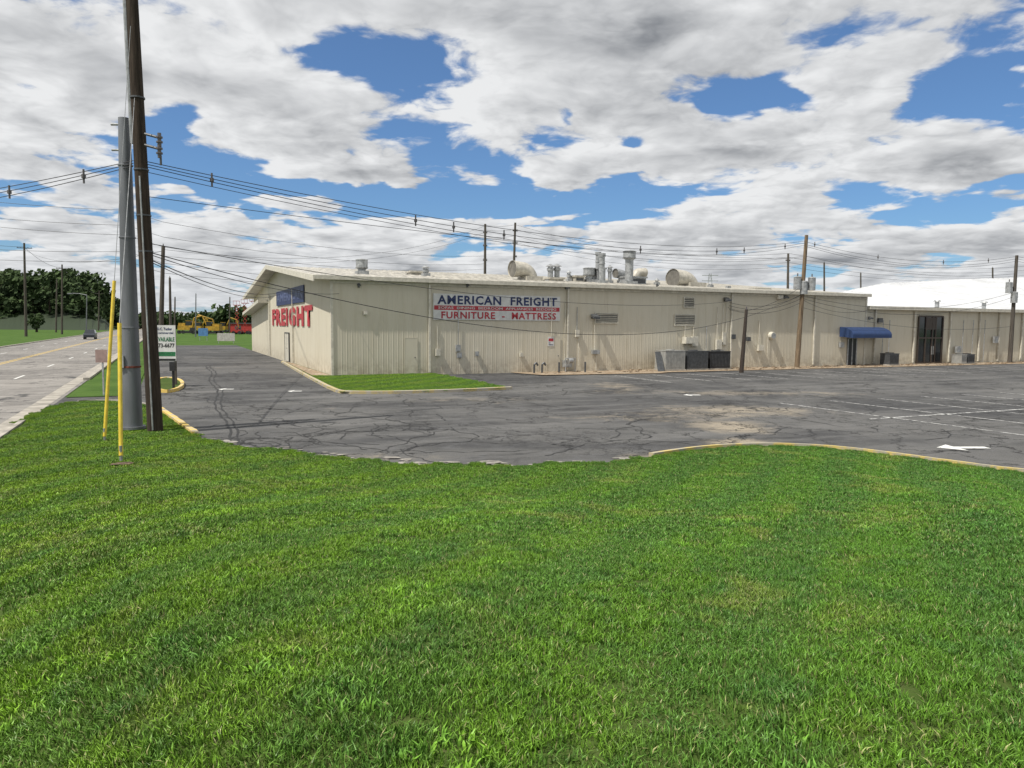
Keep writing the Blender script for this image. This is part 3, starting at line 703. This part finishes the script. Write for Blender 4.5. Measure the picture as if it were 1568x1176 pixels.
mb.poly([SN(57,66,0),SN(75,66,0),SN(75,66,5),SN(57,66,5)],1)
mb.make("roof_and_walls",[M_wroof,M_wall],wr_)
mb=MB()
for n in np.arange(70,150,1.2):
    b0=np.interp(n,[q[0] for q in prof],[q[2] for q in prof]); a=SN(51.2,n,4.85);b=SN(74.9,n,b0+.03); mb.obox((a+b)/2,(b-a)/2,D2*.03,ZU*.04)
for (u,v) in((1435,463),(1507,462)):
    n,z=onS(u,v,54); mb.cyl(SN(54,n,4.6),SN(54,n,5.9),.22,.22,12,1); mb.cyl(SN(54,n,5.9),SN(54,n,6.05),.4,.3,12,1)
mb.make("roof_seams",[M_wroof,M_galv],wr_)
# ---------------------------------------------------------------- roof-top equipment
def RP(u,v,s=49.5):
    n,z=onS(u,v,s); return n,z
def stack(u,vt,r,s=49.5,cap='cone',mat=None,name="roof_exhaust_stack"):
    n,z=RP(u,vt,s); zb=rz(s)-.05; mb=MB(); mb.cyl(SN(s,n,zb),SN(s,n,z-.25),r,r,16,0)
    mb.sb(s-r*1.5,s+r*1.5,n-r*1.5,n+r*1.5,zb,zb+.25,0)
    if cap=='cone':
        mb.cyl(SN(s,n,z-.5),SN(s,n,z-.32),r*1.35,r*1.35,16,0); mb.cyl(SN(s,n,z-.18),SN(s,n,z),r*1.9,r*.3,16,0)
        for k in range(4):
            a=k*1.57; mb.cyl(SN(s+math.cos(a)*r,n+math.sin(a)*r,z-.35),SN(s+math.cos(a)*r,n+math.sin(a)*r,z-.15),.02,.02,5,0)
    elif cap=='flange':
        mb.cyl(SN(s,n,z-.25),SN(s,n,z),r*1.25,r*1.25,16,0); mb.cyl(SN(s,n,z-.8),SN(s,n,z-.75),r*1.2,r*1.2,16,0)
    elif cap=='drum':
        mb.cyl(SN(s,n,z-.55),SN(s,n,z-.05),r*1.5,r*1.5,18,0); mb.cyl(SN(s,n,z-.05),SN(s,n,z+.02),r*1.7,r*1.1,18,0); mb.cyl(SN(s,n,z-.68),SN(s,n,z-.55),r*1.0,r*1.7,18,0)
    mb.make(name,mat or M_galv,None,True)
def goose(u0,u1,vt,s,mat,name="roof_gooseneck_vent",flip=False):
    """round elbow duct: rises from a kerb, turns sideways, mouth closed by a shade-dark disc"""
    n0,z1=RP(u0,vt,s); n1,_=RP(u1,vt,s); zb=rz(s)-.05; W=n1-n0; r=W*.27; mb=MB(); sg=-1 if flip else 1
    nr=(n1-r) if not flip else (n0+r); Rb=W*.40; seg=20; K=9; rings=[]
    zc_=z1-r-Rb
    path=[(nr,zb,0.)]+[(nr-sg*(Rb-Rb*math.cos(t)),zc_+Rb*math.sin(t),t) for t in np.linspace(0,math.pi/2,K)]
    endn=(n0 if not flip else n1); path.append((endn,zc_+Rb,math.pi/2))
    for i,(a,z,t) in enumerate(path):
        rr=r*(1.12 if i==len(path)-1 else 1.)
        ring=[]
        for j in range(seg):
            q=2*math.pi*j/seg; ring.append(SN(s+math.sin(q)*rr*1.25,a+math.cos(q)*rr*math.cos(t)*sg,z+math.cos(q)*rr*math.sin(t)))
        rings.append(ring)
    vs=[v for rg in rings for v in rg]; fs=[(i*seg+j,i*seg+(j+1)%seg,(i+1)*seg+(j+1)%seg,(i+1)*seg+j) for i in range(len(rings)-1) for j in range(seg)]
    mb.add(vs,fs,0); rg=rings[-1]; mb.poly([v+D2*sg*.08 for v in rg],1)  # flat dark disc across the mouth, painted as the shaded inside
    mb.sb(s-r*1.5,s+r*1.5,nr-r*1.2,nr+r*1.2,zb,zb+.3,0)
    mb.make(name,[mat,M_mouth],None,True)
stack(554,397,.26,49.5,'drum')
def roofbox(u0,u1,vt,s,mat,name="roof_ventilator"):
    n0,z=RP(u0,vt,s);n1,_=RP(u1,vt,s);mb=MB();zb=rz(s)-.05; mb.sb(s-.5,s+.5,n0,n1,zb,z-.12,0);mb.sb(s-.6,s+.6,n0-.08,n1+.08,z-.12,z,0)
    mb.sb(s-.52,s-.502,n0+.1,n1-.1,zb+.1,z-.2,1)
    mb.make(name,[mat,M_dgrey])
roofbox(626,648,415,52,M_duct); stack(652,406,.17,50,'cone')
goose(784,822,400,49,M_duct); stack(843,404,.2,49,'cone'); stack(853,404,.2,49,'cone'); roofbox(838,858,425,49,M_duct)
stack(871,414,.12,50,'cone'); roofbox(876,890,422,50,M_duct)
stack(902,410,.30,50,'drum'); roofbox(910,922,410,50,M_galv); stack(922,388,.22,48.5,'flange'); stack(916,386,.2,52,'flange')
stack(934,406,.14,49.5,'cone'); goose(942,962,412,50,M_galv); stack(964,384,.32,48.5,'drum'); goose(966,987,410,50,M_duct,flip=True); roofbox(952,984,423,49.4,M_galv)
goose(1030,1068,413,49,M_duct); stack(1006,426,.12,49,'cone')
roofbox(1150,1172,441,47,M_duct); stack(1088,432,.12,47,'cone'); stack(1115,438,.1,46,'cone')
# ---------------------------------------------------------------- poles & lines
def cut(mb,c,d):
    mb.cyl(c,c+ZU*.35,.05,.05,8,1); mb.cyl(c+ZU*.1,c+ZU*.14,.085,.085,8,1); mb.cyl(c+ZU*.22,c+ZU*.26,.085,.085,8,1)
bp=gz(238,657,.12); tp=gy(199,-60,bp.y)
wp=empty("wooden_utility_pole"); mb=MB(); mb.cyl(bp-ZU*.3,tp,.20,.14,20); mb.make("shaft",M_wood,wp,True)
mb=MB()
off=Vector((-.17,-.06,0)); ax=(tp-bp)
mb.tube([bp+ax*.62+off,bp+ax*.8+off*1.0,tp+off*.9],.055,8,0)
for v in(205,222):
    c=gy(222,v,bp.y-.1); mb.cyl(c,c+Vector((.42,-.1,-.12)),.035,.035,8,2); cut(mb,c+Vector((.42,-.1,-.35)),0)
c=gy(246,238,bp.y-.2); mb.cyl(c-ZU*.25,c,.03,.03,6,2)
for v in(150,260,330,385): 
    c=gy(212,v,bp.y); c=bp+ax*((c.z-bp.z)/ax.z); mb.cyl(c-ZU*.02,c+ZU*.02,.185,.185,16,2)
mb.tube([bp+Vector((.03,-.21,0)),bp+ax*.55+Vector((.03,-.17,0))],.022,6,0)
mb.make("hardware",[M_galv,M_ins,M_dgrey],wp)
bs_=gz(203,655,.12); ts=gy(190,181,bs_.y)
sp=empty("steel_utility_pole"); mb=MB(); mb.cyl(bs_-ZU*.2,ts,.26,.145,20,0); mb.cyl(bs_-ZU*.02,bs_+ZU*.05,.34,.34,12,0)
for t in(.33,.62,.85):
    c=bs_.lerp(ts,t); mb.cyl(c,c+ZU*.03,.275-.1*t,.27-.1*t,12,0)
mb.make("shaft",M_steelp,sp,True)
mb=MB(); 
for t in(.2,.203):
    c=bs_.lerp(ts,t); mb.cyl(c,c+ZU*.02,.262,.262,12,0)
c=bs_.lerp(ts,.22)+Vector((-.12,-.26,0)); mb.obox(c,Vector((.07,0,0)),Vector((0,.03,0)),ZU*.16,1)
for v in(190,250): 
    c=bs_.lerp(ts,.9 if v>200 else .98); mb.cyl(c+Vector((-.35,0,0)),c,.03,.03,6,1)
mb.make("bands",[simple("rust_band",(.25,.06,.03),.7),M_galv],sp)
for (ub,vb,um,vm,ua,va,zb) in((185,690,183,495,206,150,.45),(160,662,175,430,200,40,.30)):
    b=gz(ub,vb,zb); Y=b.y; m_=gy(um,vm,Y+.5); g_=empty("guy_wire_guard")
    mb=MB(); mb.cyl(b-ZU*.1,m_,.042,.042,10); mb.make("yellow_sleeve",M_yplast,g_,True)
    mb=MB(); mb.cyl(m_,gy(ua,va,bp.y-.2),.008,.008,5); mb.cyl(b-ZU*.2,b+ZU*.1,.03,.03,6); mb.make("guy_wire",M_galv,g_)
def pole(name,u,vt,Y,r,mat,ub=None,arms=(),cans=()):
    t=gy(u,vt,Y); b=gy(ub if ub else u,540,Y); b=Vector((b.x,Y,-.1)); e_=empty(name)
    mb=MB(); mb.cyl(b,t,r,r*.65,10); mb.make("shaft",mat,e_,True); mb=MB()
    ad=D2
    for (dz_,hl) in arms:
        c=t-ZU*dz_; mb.obox(c,ad*hl,D1*.06,ZU*.06,0)
        for k in(-.9,-.45,.45,.9): mb.cyl(c+ad*hl*k,c+ad*hl*k+ZU*.25,.045,.03,6,1)
    for (du,vv) in cans:
        c=gy(u+du,vv,Y-.1); mb.cyl(c-ZU*.5,c+ZU*.4,.27,.27,16,2); mb.cyl(c+ZU*.4,c+ZU*.47,.29,.2,16,2)
        mb.cyl(c+ZU*.45,c+ZU*.7,.05,.04,6,1); mb.obox(c.lerp(Vector((t.x,t.y,c.z)),.5),Vector((.3,0,0)),D1*.04,ZU*.05,0)
    if not arms and not cans: mb.cyl(t,t+ZU*.2,.06,.03,6,1)
    mb.make("hardware",[M_woodg,M_ins,M_galv],e_); return t,b
tB,_=pole("wooden_utility_pole",1235,360,55.5,.19,M_wood2,1221,(),((-14,433),(8,434),(-4,440)))
pole("service_post",1143,474,49.,.15,M_bronze,1136)
tC,_=pole("wooden_utility_pole",1557,391,66.,.19,M_woodg,1547,(),((-12,440),(-4,455)))
pole("distant_power_pole",250,377,60,.22,M_woodg,245); pole("distant_power_pole",260,425,92,.2,M_woodg,262)
pole("distant_power_pole",37,372,150,.28,M_woodg,41,((1,1.3),)); pole("distant_power_pole",95,405,180,.25,M_woodg,96,((1,1.3),)); pole("distant_power_pole",87,428,210,.25,M_woodg)
pole("distant_power_pole",152,445,260,.25,M_woodg,152,((1,1.3),)); pole("distant_power_pole",300,450,160,.15,M_steelp,300)
pole("distant_power_pole",743,343,105,.24,M_woodg,742,((1.2,.3),(3,.3),(5,.3))); pole("distant_power_pole",789,341,112,.24,M_woodg,783,((1.2,.4),(3,.4),(5,.3)))
pole("distant_power_pole",1207,388,105,.22,M_woodg,1205,((1,.4),)); pole("distant_power_pole",1262,402,130,.2,M_woodg); pole("distant_power_pole",1318,418,140,.18,M_woodg); pole("distant_power_pole",1520,410,140,.2,M_woodg)
pole("distant_power_pole",268,455,150,.2,M_woodg); pole("distant_power_pole",352,455,190,.2,M_woodg)
t,b=pole("street_lamp",133,452,150,.12,M_steelp); mb=MB(); mb.tube([t,t+Vector((-1.5,0,.3)),t+Vector((-3,0,.35))],.07,6); mb.obox(t+Vector((-3.3,0,.3)),Vector((.5,0,0)),Vector((0,.18,0)),ZU*.1)
o=mb.make("lamp_arm",M_steelp); o.parent=bpy.data.objects["street_lamp"]
mb=MB(); c=gy(1087,437,420); tpz=gy(1087,419,420).z; Wd=3.2
b=Vector((c.x,c.y,0))
for sx in(-1,1):
    for sy in(-1,1): mb.cyl(b+Vector((sx*Wd,sy*Wd,0)),Vector((b.x+sx*.5,b.y+sy*.5,tpz)),.16,.12,4)
for k in range(9):
    f=k/9; z=tpz*f; z2=tpz*(k+1)/9; w0=Wd*(1-f)+.5*f; w1=Wd*(1-(k+1)/9)+.5*(k+1)/9
    for sx in(-1,1): mb.cyl(b+Vector((sx*w0,-w0,z)),b+Vector((-sx*w1,-w1,z2)),.08,.08,4)
for z in(tpz-1,tpz-4,tpz-7): mb.obox(b+ZU*z,Vector((4.5,0,0)),Vector((0,.2,0)),ZU*.15)
mb.make("transmission_pylon",M_galv)
mb=MB()
A=lambda v,du=0: gy(218+du,v,bp.y-.1)
Bp=lambda v,du=0: gy(1233+du,v,55.4)
def spacers(pts,ts,s=.14):
    for t in ts:
        p=pts[int(t*(len(pts)-1))]; mb.cyl(p-ZU*.22,p+ZU*.16,.028,.028,6,1); mb.cyl(p-ZU*.08,p+ZU*.02,.06,.06,6,1)
for k,(va,vb,sg) in enumerate(((250,372,1.3),(254,375,1.42),(246,369,1.15))):
    q=mb.wire(A(va),Bp(vb),sg,.011,50)
    if k==0: spacers(q,(.05,.2,.24,.31,.52,.7,.78,.93))
mb.wire(A(262),Bp(392),1.2,.009); mb.wire(A(300),Bp(395),.5,.009)
mb.wire(A(385,6),Bp(452,-8),2.55,.013,50); mb.wire(A(372,6),gy(1115,462,51.),.8,.010)
q=mb.wire(A(388,6),SN(SW-.1,onS(508,470,SW)[0]+.4,4.7),.35,.012)
mb.wire(A(395,6),gy(430,447,58),.5,.016); mb.wire(A(398,6),gy(430,450,58),.6,.012)
for k,(v0,v1,sg) in enumerate(((332,250,.25),(336,254,.32),(327,246,.2))):
    q=mb.wire(gy(-300,v0,27),A(v1,-14),sg,.011)
    if k==0: spacers(q,(.72,.9))
for (v0,v1,v2) in((292,322,392),(318,345,404),(330,360,412),(372,385,430),(388,400,436)):
    mb.wire(gy(-150,v0,60),gy(195,v1,60),.25,.016); mb.wire(gy(195,v1,60),gy(250,v1+18,62),.02,.014); mb.wire(gy(250,v1+18,62),gy(742,v2,110),.9,.016)
mb.wire(gy(37,378,150),gy(-200,330,100),1,.03); mb.wire(gy(37,378,150),gy(95,410,180),1,.03); mb.wire(gy(95,410,180),gy(152,450,260),1.5,.035)
mb.wire(gy(40,384,150),gy(250,384,60),1.5,.02)
for (v,w_) in((345,388),(352,394),(362,402),(372,408)):
    mb.wire(gy(742,v,105),gy(789,v-1,112),.2,.018); mb.wire(gy(789,v-1,112),gy(1207,w_,105),1.8,.018); mb.wire(gy(1207,w_,105),gy(1620,w_+14,130),1.6,.018)
mb.wire(gy(742,346,105),gy(250,382,62),2.2,.014); mb.wire(gy(742,356,105),gy(250,392,62),2.0,.014)
for k,(v0,v1,sg) in enumerate(((370,396,.9),(374,400,1.),(377,403,1.0))):
    q=mb.wire(Bp(v0),tC-ZU*(.1+.2*k),sg,.012)
    if k==0: spacers(q,(.06,.33,.62,.87))
    q=mb.wire(tC-ZU*(.1+.2*k),gy(1760,398+4*k,85),.6,.012)
mb.wire(Bp(392),tC-ZU*1.6,.7,.012); mb.wire(Bp(452,-8),tC-ZU*3.2,1.2,.014); mb.wire(Bp(456,-8),tC-ZU*3.6,1.4,.014)
for v in(463,468,474): mb.wire(Bp(v-10,-8),SN(SW-.2,onS(1114,v,SW)[0],onS(1114,v,SW)[1]),.5,.014)
mb.wire(Bp(440,-8),gy(1143,476,49),.25,.014); mb.wire(gy(1143,476,49),SN(SW-.2,onS(1112,466,SW)[0],4.4),.1,.014)
mb.wire(Bp(458,-6),SN(SW-.1,onS(1326,470,SW)[0],4.4),.5,.012); mb.wire(Bp(470,-8),gy(1547,500,66),.8,.012)
mb.make("overhead_power_lines",[M_wire,M_ins])
# ---------------------------------------------------------------- estate sign
es=empty("real_estate_sign"); c=gz(255,592); Y=c.y; xd=Vector((1,.12,0)).normalized(); nd=Vector((.12,-1,0)).normalized()
def pt(u,v): return gy(u,v,Y)
z1=pt(255,498).z; z0=pt(255,553).z; hw=.47
mb=MB(); cc=Vector((c.x,c.y,(z0+z1)/2)); mb.obox(cc,xd*hw,nd*.025,ZU*((z1-z0)/2)); mb.make("panel",M_signw,es)
mb=MB()
for k in(-1,1): q=Vector((c.x,c.y,0))+xd*(hw-.06)*k-nd*.07; mb.obox(q+ZU*(z1/2),xd*.045,nd*.04,ZU*(z1/2+.02))
mb.make("posts",M_woodg,es)
H=z1-z0; ll=cc-xd*hw-ZU*H/2+nd*.027
mb=MB(); mb.obox(cc+nd*.029-ZU*H*.30,xd*(hw-.02),nd*.002,ZU*.10,0); mb.make("green_band",M_green,es)
mb=MB(); mb.obox(cc+nd*.029-ZU*H*.46,xd*(hw-.02),nd*.002,ZU*.05,0); mb.make("black_band",M_black,es)
def st_(b,f0,h,m,w=.84): textmesh("letters",b,ll+xd*(2*hw*(1-w)/2)+ZU*H*f0,xd,ZU,2*hw*w,h,m,es,.03,.004)
st_("D.C. Tucker",.86,.13,M_navy,.7); st_("Commercial",.76,.10,M_navy,.8); st_("AVAILABLE",.55,.20,M_green,.9); st_("473-6677",.38,.20,M_black,.9); st_("BUILDING",.18,.09,M_signw,.6)
mb=MB(); c=gz(266,597); mb.cyl(c,c+ZU*.95,.06,.06,8,0); mb.obox(c+ZU*1.05,Vector((.12,0,0)),Vector((0,.1,0)),ZU*.2,0); mb.make("utility_marker_post",M_black)
mb=MB(); c=gz(159,606); mb.obox(c+ZU*.95,Vector((.03,0,0)),Vector((0,.02,0)),ZU*.95,0); mb.obox(c+ZU*1.62+Vector((-.03,-.03,0)),Vector((.22,.03,0)),Vector((0,.008,0)),ZU*.26,1)
mb.make("small_post_sign",[M_galv,simple("faded_sign",(.36,.25,.22),.6)])
# ---------------------------------------------------------------- distant things
def excavator(u,v,Y,sc=1.,flip=1,mat=None):
    mat=mat or M_myel
    c=gy(u,v,Y); c.z=0; mb=MB(); X=Vector((1,0,0))*sc*flip; Yv=Vector((0,1,0))*sc; Z=ZU*sc
    for k in(-1,1):
        mb.obox(c+Yv*k*1.1+Z*.45,X*1.7,Yv*.3,Z*.25,1)
        for e_ in(-1,1): mb.cyl(c+Yv*(k*1.1-.3)+X*1.7*e_+Z*.45,c+Yv*(k*1.1+.3)+X*1.7*e_+Z*.45,.42*sc,.42*sc,12,1)
    mb.obox(c+Z*1.5-X*.3,X*1.7,Yv*1.2,Z*.55,0); mb.obox(c+Z*2.3-X*1.1,X*.8,Yv*1.0,Z*.35,0)
    mb.obox(c+Z*2.5+X*.6-Yv*.6,X*.6,Yv*.5,Z*.65,2); mb.obox(c+Z*3.18+X*.6-Yv*.6,X*.66,Yv*.56,Z*.06,0)
    p0=c+X*1.2+Z*1.7;p1=c+X*2.6+Z*4.6;p2=c+X*4.6+Z*4.0;p3=c+X*5.2+Z*1.5
    for a,b in((p0,p1),(p1,p2),(p2,p3)): mb.cyl(a,b,.22*sc,.16*sc,6,0)
    mb.obox(p3+X*-.2-Z*.3,X*.5,Yv*.5,Z*.4,1); mb.make("excavator",[mat,M_black,M_glass])
excavator(288,505,200,1.1,1); excavator(303,505,225,1.,1); excavator(326,505,195,1.05,-1); excavator(340,503,230,1.,1)
M_redm=simple("red_machine_paint",(.38,.03,.025),.6)
def lift(u,vt,Y):
    c=gy(u,500,Y); c.z=0; zt=gy(u,vt,Y).z; mb=MB(); mb.box(c.x-1.,c.x+1.,c.y-.8,c.y+.8,.5,1.2,0)
    for a in(-1,1):
        for b in(-1,1): mb.cyl(c+Vector((a*.8,b*1.0-.2*b,.45)),c+Vector((a*.8,b*1.0+.2*b,.45)),.45,.45,10,1)
    k=6; h=(zt-1.5)/k
    for i in range(k):
        z=1.2+i*h; mb.cyl(c+Vector((-.5,-.4,z)),c+Vector((.5,-.4,z+h)),.06,.06,5,0); mb.cyl(c+Vector((.5,-.4,z)),c+Vector((-.5,-.4,z+h)),.06,.06,5,0)
    mb.box(c.x-.9,c.x+.9,c.y-.6,c.y+.6,zt-.3,zt-.15,0)
    for a in(-.85,0,.85): mb.cyl(c+Vector((a,-.6,zt-.2)),c+Vector((a,-.6,zt+.9)),.04,.04,5,0)
    mb.box(c.x-.9,c.x+.9,c.y-.65,c.y-.55,zt+.8,zt+.9,0); mb.make("scissor_lift",[M_redm,M_black])
lift(364,466,200); lift(376,463,205); lift(389,460,200)
mb=MB(); a=gy(374,505,240); mb.box(a.x-5,a.x+6,a.y,a.y+6,0,2.8,0); mb.box(a.x-5.3,a.x+6.3,a.y-.3,a.y+6.3,2.8,3.1,1); mb.box(a.x-3,a.x-1,a.y-.05,a.y-.01,.1,2.2,1); mb.make("rental_office",[M_redm,M_dgrey])
mb=MB(); a=gy(346,518,110); mb.box(a.x-1.3,a.x+1.3,a.y-.02,a.y+.02,.35,1.5,0)
for k in(-1.1,1.1): mb.cyl((a.x+k,a.y+.05,0),(a.x+k,a.y+.05,1.5),.05,.05,6,1)
mb.make("roadside_sign",[simple("dull_sign",(.45,.42,.40),.6),M_galv])
mb=MB(); a=gy(311,505,125); mb.box(a.x-.8,a.x+.8,a.y-.03,a.y+.03,.8,2.1,0)
for k in(-.6,.6): mb.cyl((a.x+k,a.y+.05,0),(a.x+k,a.y+.05,2),.05,.05,6,1)
mb.make("roadside_sign",[simple("blue_sign",(.08,.2,.42),.5),M_galv])
def car(c,d,col,name="parked_car"):
    r=Vector((-d.y,d.x,0)); mb=MB()
    sec=[(-2.3,.5,.85,.8),(-2.2,.35,1.0,.9),(-1.9,.3,1.05,.92),(1.1,.3,1.05,.92),(2.0,.32,.92,.9),(2.3,.4,.75,.8)]
    vs=[];fs=[]
    for x,zl,zh,hw in sec: vs+=[c+d*x-r*hw+ZU*zl,c+d*x+r*hw+ZU*zl,c+d*x+r*hw+ZU*zh,c+d*x-r*hw+ZU*zh]
    for i in range(len(sec)-1):
        for k in range(4): fs.append((4*i+k,4*i+(k+1)%4,4*i+4+(k+1)%4,4*i+4+k))
    fs+=[(0,1,2,3),tuple(4*(len(sec)-1)+k for k in(3,2,1,0))]; mb.add(vs,fs,0)
    lo=[(-2.1,.85),(1.2,.85)];hi=[(-1.7,.68),(.4,.68)]
    vs=[c+d*x+r*h*s+ZU*1.05 for x,h in lo for s in(-1,1)]+[c+d*x+r*h*s+ZU*1.62 for x,h in hi for s in(-1,1)]
    mb.add(vs,[(0,1,5,4),(2,3,7,6),(0,2,6,4),(1,3,7,5)],1); mb.add([v+ZU*.01 for v in vs[4:]],[(0,1,3,2)],0)
    for x in(-1.4,1.4):
        for s in(-1,1): mb.cyl(c+d*x+r*s*.70+ZU*.34,c+d*x+r*s*.93+ZU*.34,.34,.34,14,2)
    mb.make(name,[col,M_glass,M_black])
car(SN(150,-12.3),-D1,simple("dark_car_paint",(.03,.035,.045),.3),"suv"); car(gz(8,504)*1.0,Vector((1,0,0)),simple("silver_car_paint",(.3,.31,.33),.3))
# ---------------------------------------------------------------- distant trees
def treemat(n,a,b):
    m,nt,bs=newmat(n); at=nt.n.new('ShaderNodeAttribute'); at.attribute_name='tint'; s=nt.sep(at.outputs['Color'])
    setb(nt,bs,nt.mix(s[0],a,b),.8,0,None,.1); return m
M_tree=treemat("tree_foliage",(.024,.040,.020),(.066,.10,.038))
def treemass(name,specs,leaf=.9,per=520):
    V_=[];F_=[];T_=[]
    mbt=MB()
    for (c,h,r) in specs:
        c=Vector(c); mbt.cyl(c,c+ZU*h*.6,.35,.15,6)
        for k in range(3):
            a=random.random()*6.28; mbt.cyl(c+ZU*h*.35,c+ZU*h*.7+Vector((math.cos(a),math.sin(a),0))*r*.5,.15,.05,5)
        nl=9; lob=[(c+Vector((random.gauss(0,.45)*r,random.gauss(0,.45)*r,h*random.uniform(.30,.85))),r*random.uniform(.35,.6)) for _ in range(nl)]
        for _ in range(per):
            q,rr=random.choice(lob); d=Vector((random.gauss(0,1),random.gauss(0,1),random.gauss(0,1))).normalized()
            p=q+Vector((d.x,d.y,d.z*.8))*rr*random.uniform(.7,1.05); p.z=max(p.z,c.z+.3)
            a=Vector((random.gauss(0,1),random.gauss(0,1),random.gauss(0,1))).normalized(); b=a.orthogonal().normalized(); c2=a.cross(b)
            s=leaf*random.uniform(.5,1.2); o=len(V_)
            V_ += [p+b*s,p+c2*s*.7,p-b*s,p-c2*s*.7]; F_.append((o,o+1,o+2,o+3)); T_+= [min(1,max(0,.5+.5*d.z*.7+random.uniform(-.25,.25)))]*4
    me=bpy.data.meshes.new(name); me.from_pydata([tuple(v) for v in V_],[],F_)
    at=me.attributes.new('tint','FLOAT_COLOR','POINT'); at.data.foreach_set('color',np.array([[t,t,t,1] for t in T_]).ravel()); me.materials.append(M_tree)
    e_=empty(name); o=bpy.data.objects.new("foliage",me); scene.collection.objects.link(o); o.parent=e_; mbt.make("trunks",M_wood,e_)
specs=[]
def topv(u): return float(np.interp(u,[-200,0,20,45,75,100,125,145,160,175,200,240],[418,408,402,408,414,404,406,420,438,462,478,484]))
for _ in range(260):
    u=random.uniform(-180,182); Y=random.uniform(300,440)
    zt=gy(u,topv(u)+random.uniform(-1,62),Y).z; h=min(zt,random.uniform(14,19)); x=gy(u,480,Y).x
    specs.append(((x,Y,max(0,zt-h)),h,random.uniform(5,7.5)))
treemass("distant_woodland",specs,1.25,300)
mb=MB(); us=list(range(-200,230,10)); vs=[];fs=[]
for u in us:
    for (Y,k) in((272,0.),(330,.5),(440,1.)):
        zt=max(.0,gy(u,topv(u),440).z-14); p=gy(u,480,Y); vs.append((p.x,Y,-.1+zt*k))
for i in range(len(us)-1):
    for j in range(2): a=i*3+j; fs.append((a,a+3,a+4,a+1))
mb.add(vs,fs); mb.make("hill",simple("wooded_hill",(.02,.035,.012),.95))
specs=[]
for _ in range(80):
    u=random.uniform(150,420); Y=random.uniform(330,430); h=(497-random.uniform(480,489))/1140*Y+3; p=gy(u,490,Y); specs.append(((p.x,Y,0),h,random.uniform(4,6)))
for u,vt in((322,478),(334,472),(345,468),(355,466),(366,470),(378,474)): 
    Y=260; p=gy(u,490,Y); specs.append(((p.x,Y,0),gy(u,vt,Y).z,4))
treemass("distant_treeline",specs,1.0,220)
specs=[]
for _ in range(50):
    u=random.uniform(-250,60); Y=random.uniform(150,230); p=gy(u,490,Y)
    if p.dot(D2)<-30: specs.append(((p.x,Y,0),random.uniform(4,8),random.uniform(2,3.5)))
treemass("roadside_bushes",specs[:10],.5,420)
# ---------------------------------------------------------------- view
scene.view_settings.view_transform='Standard'; scene.view_settings.look='None'; scene.view_settings.exposure=0
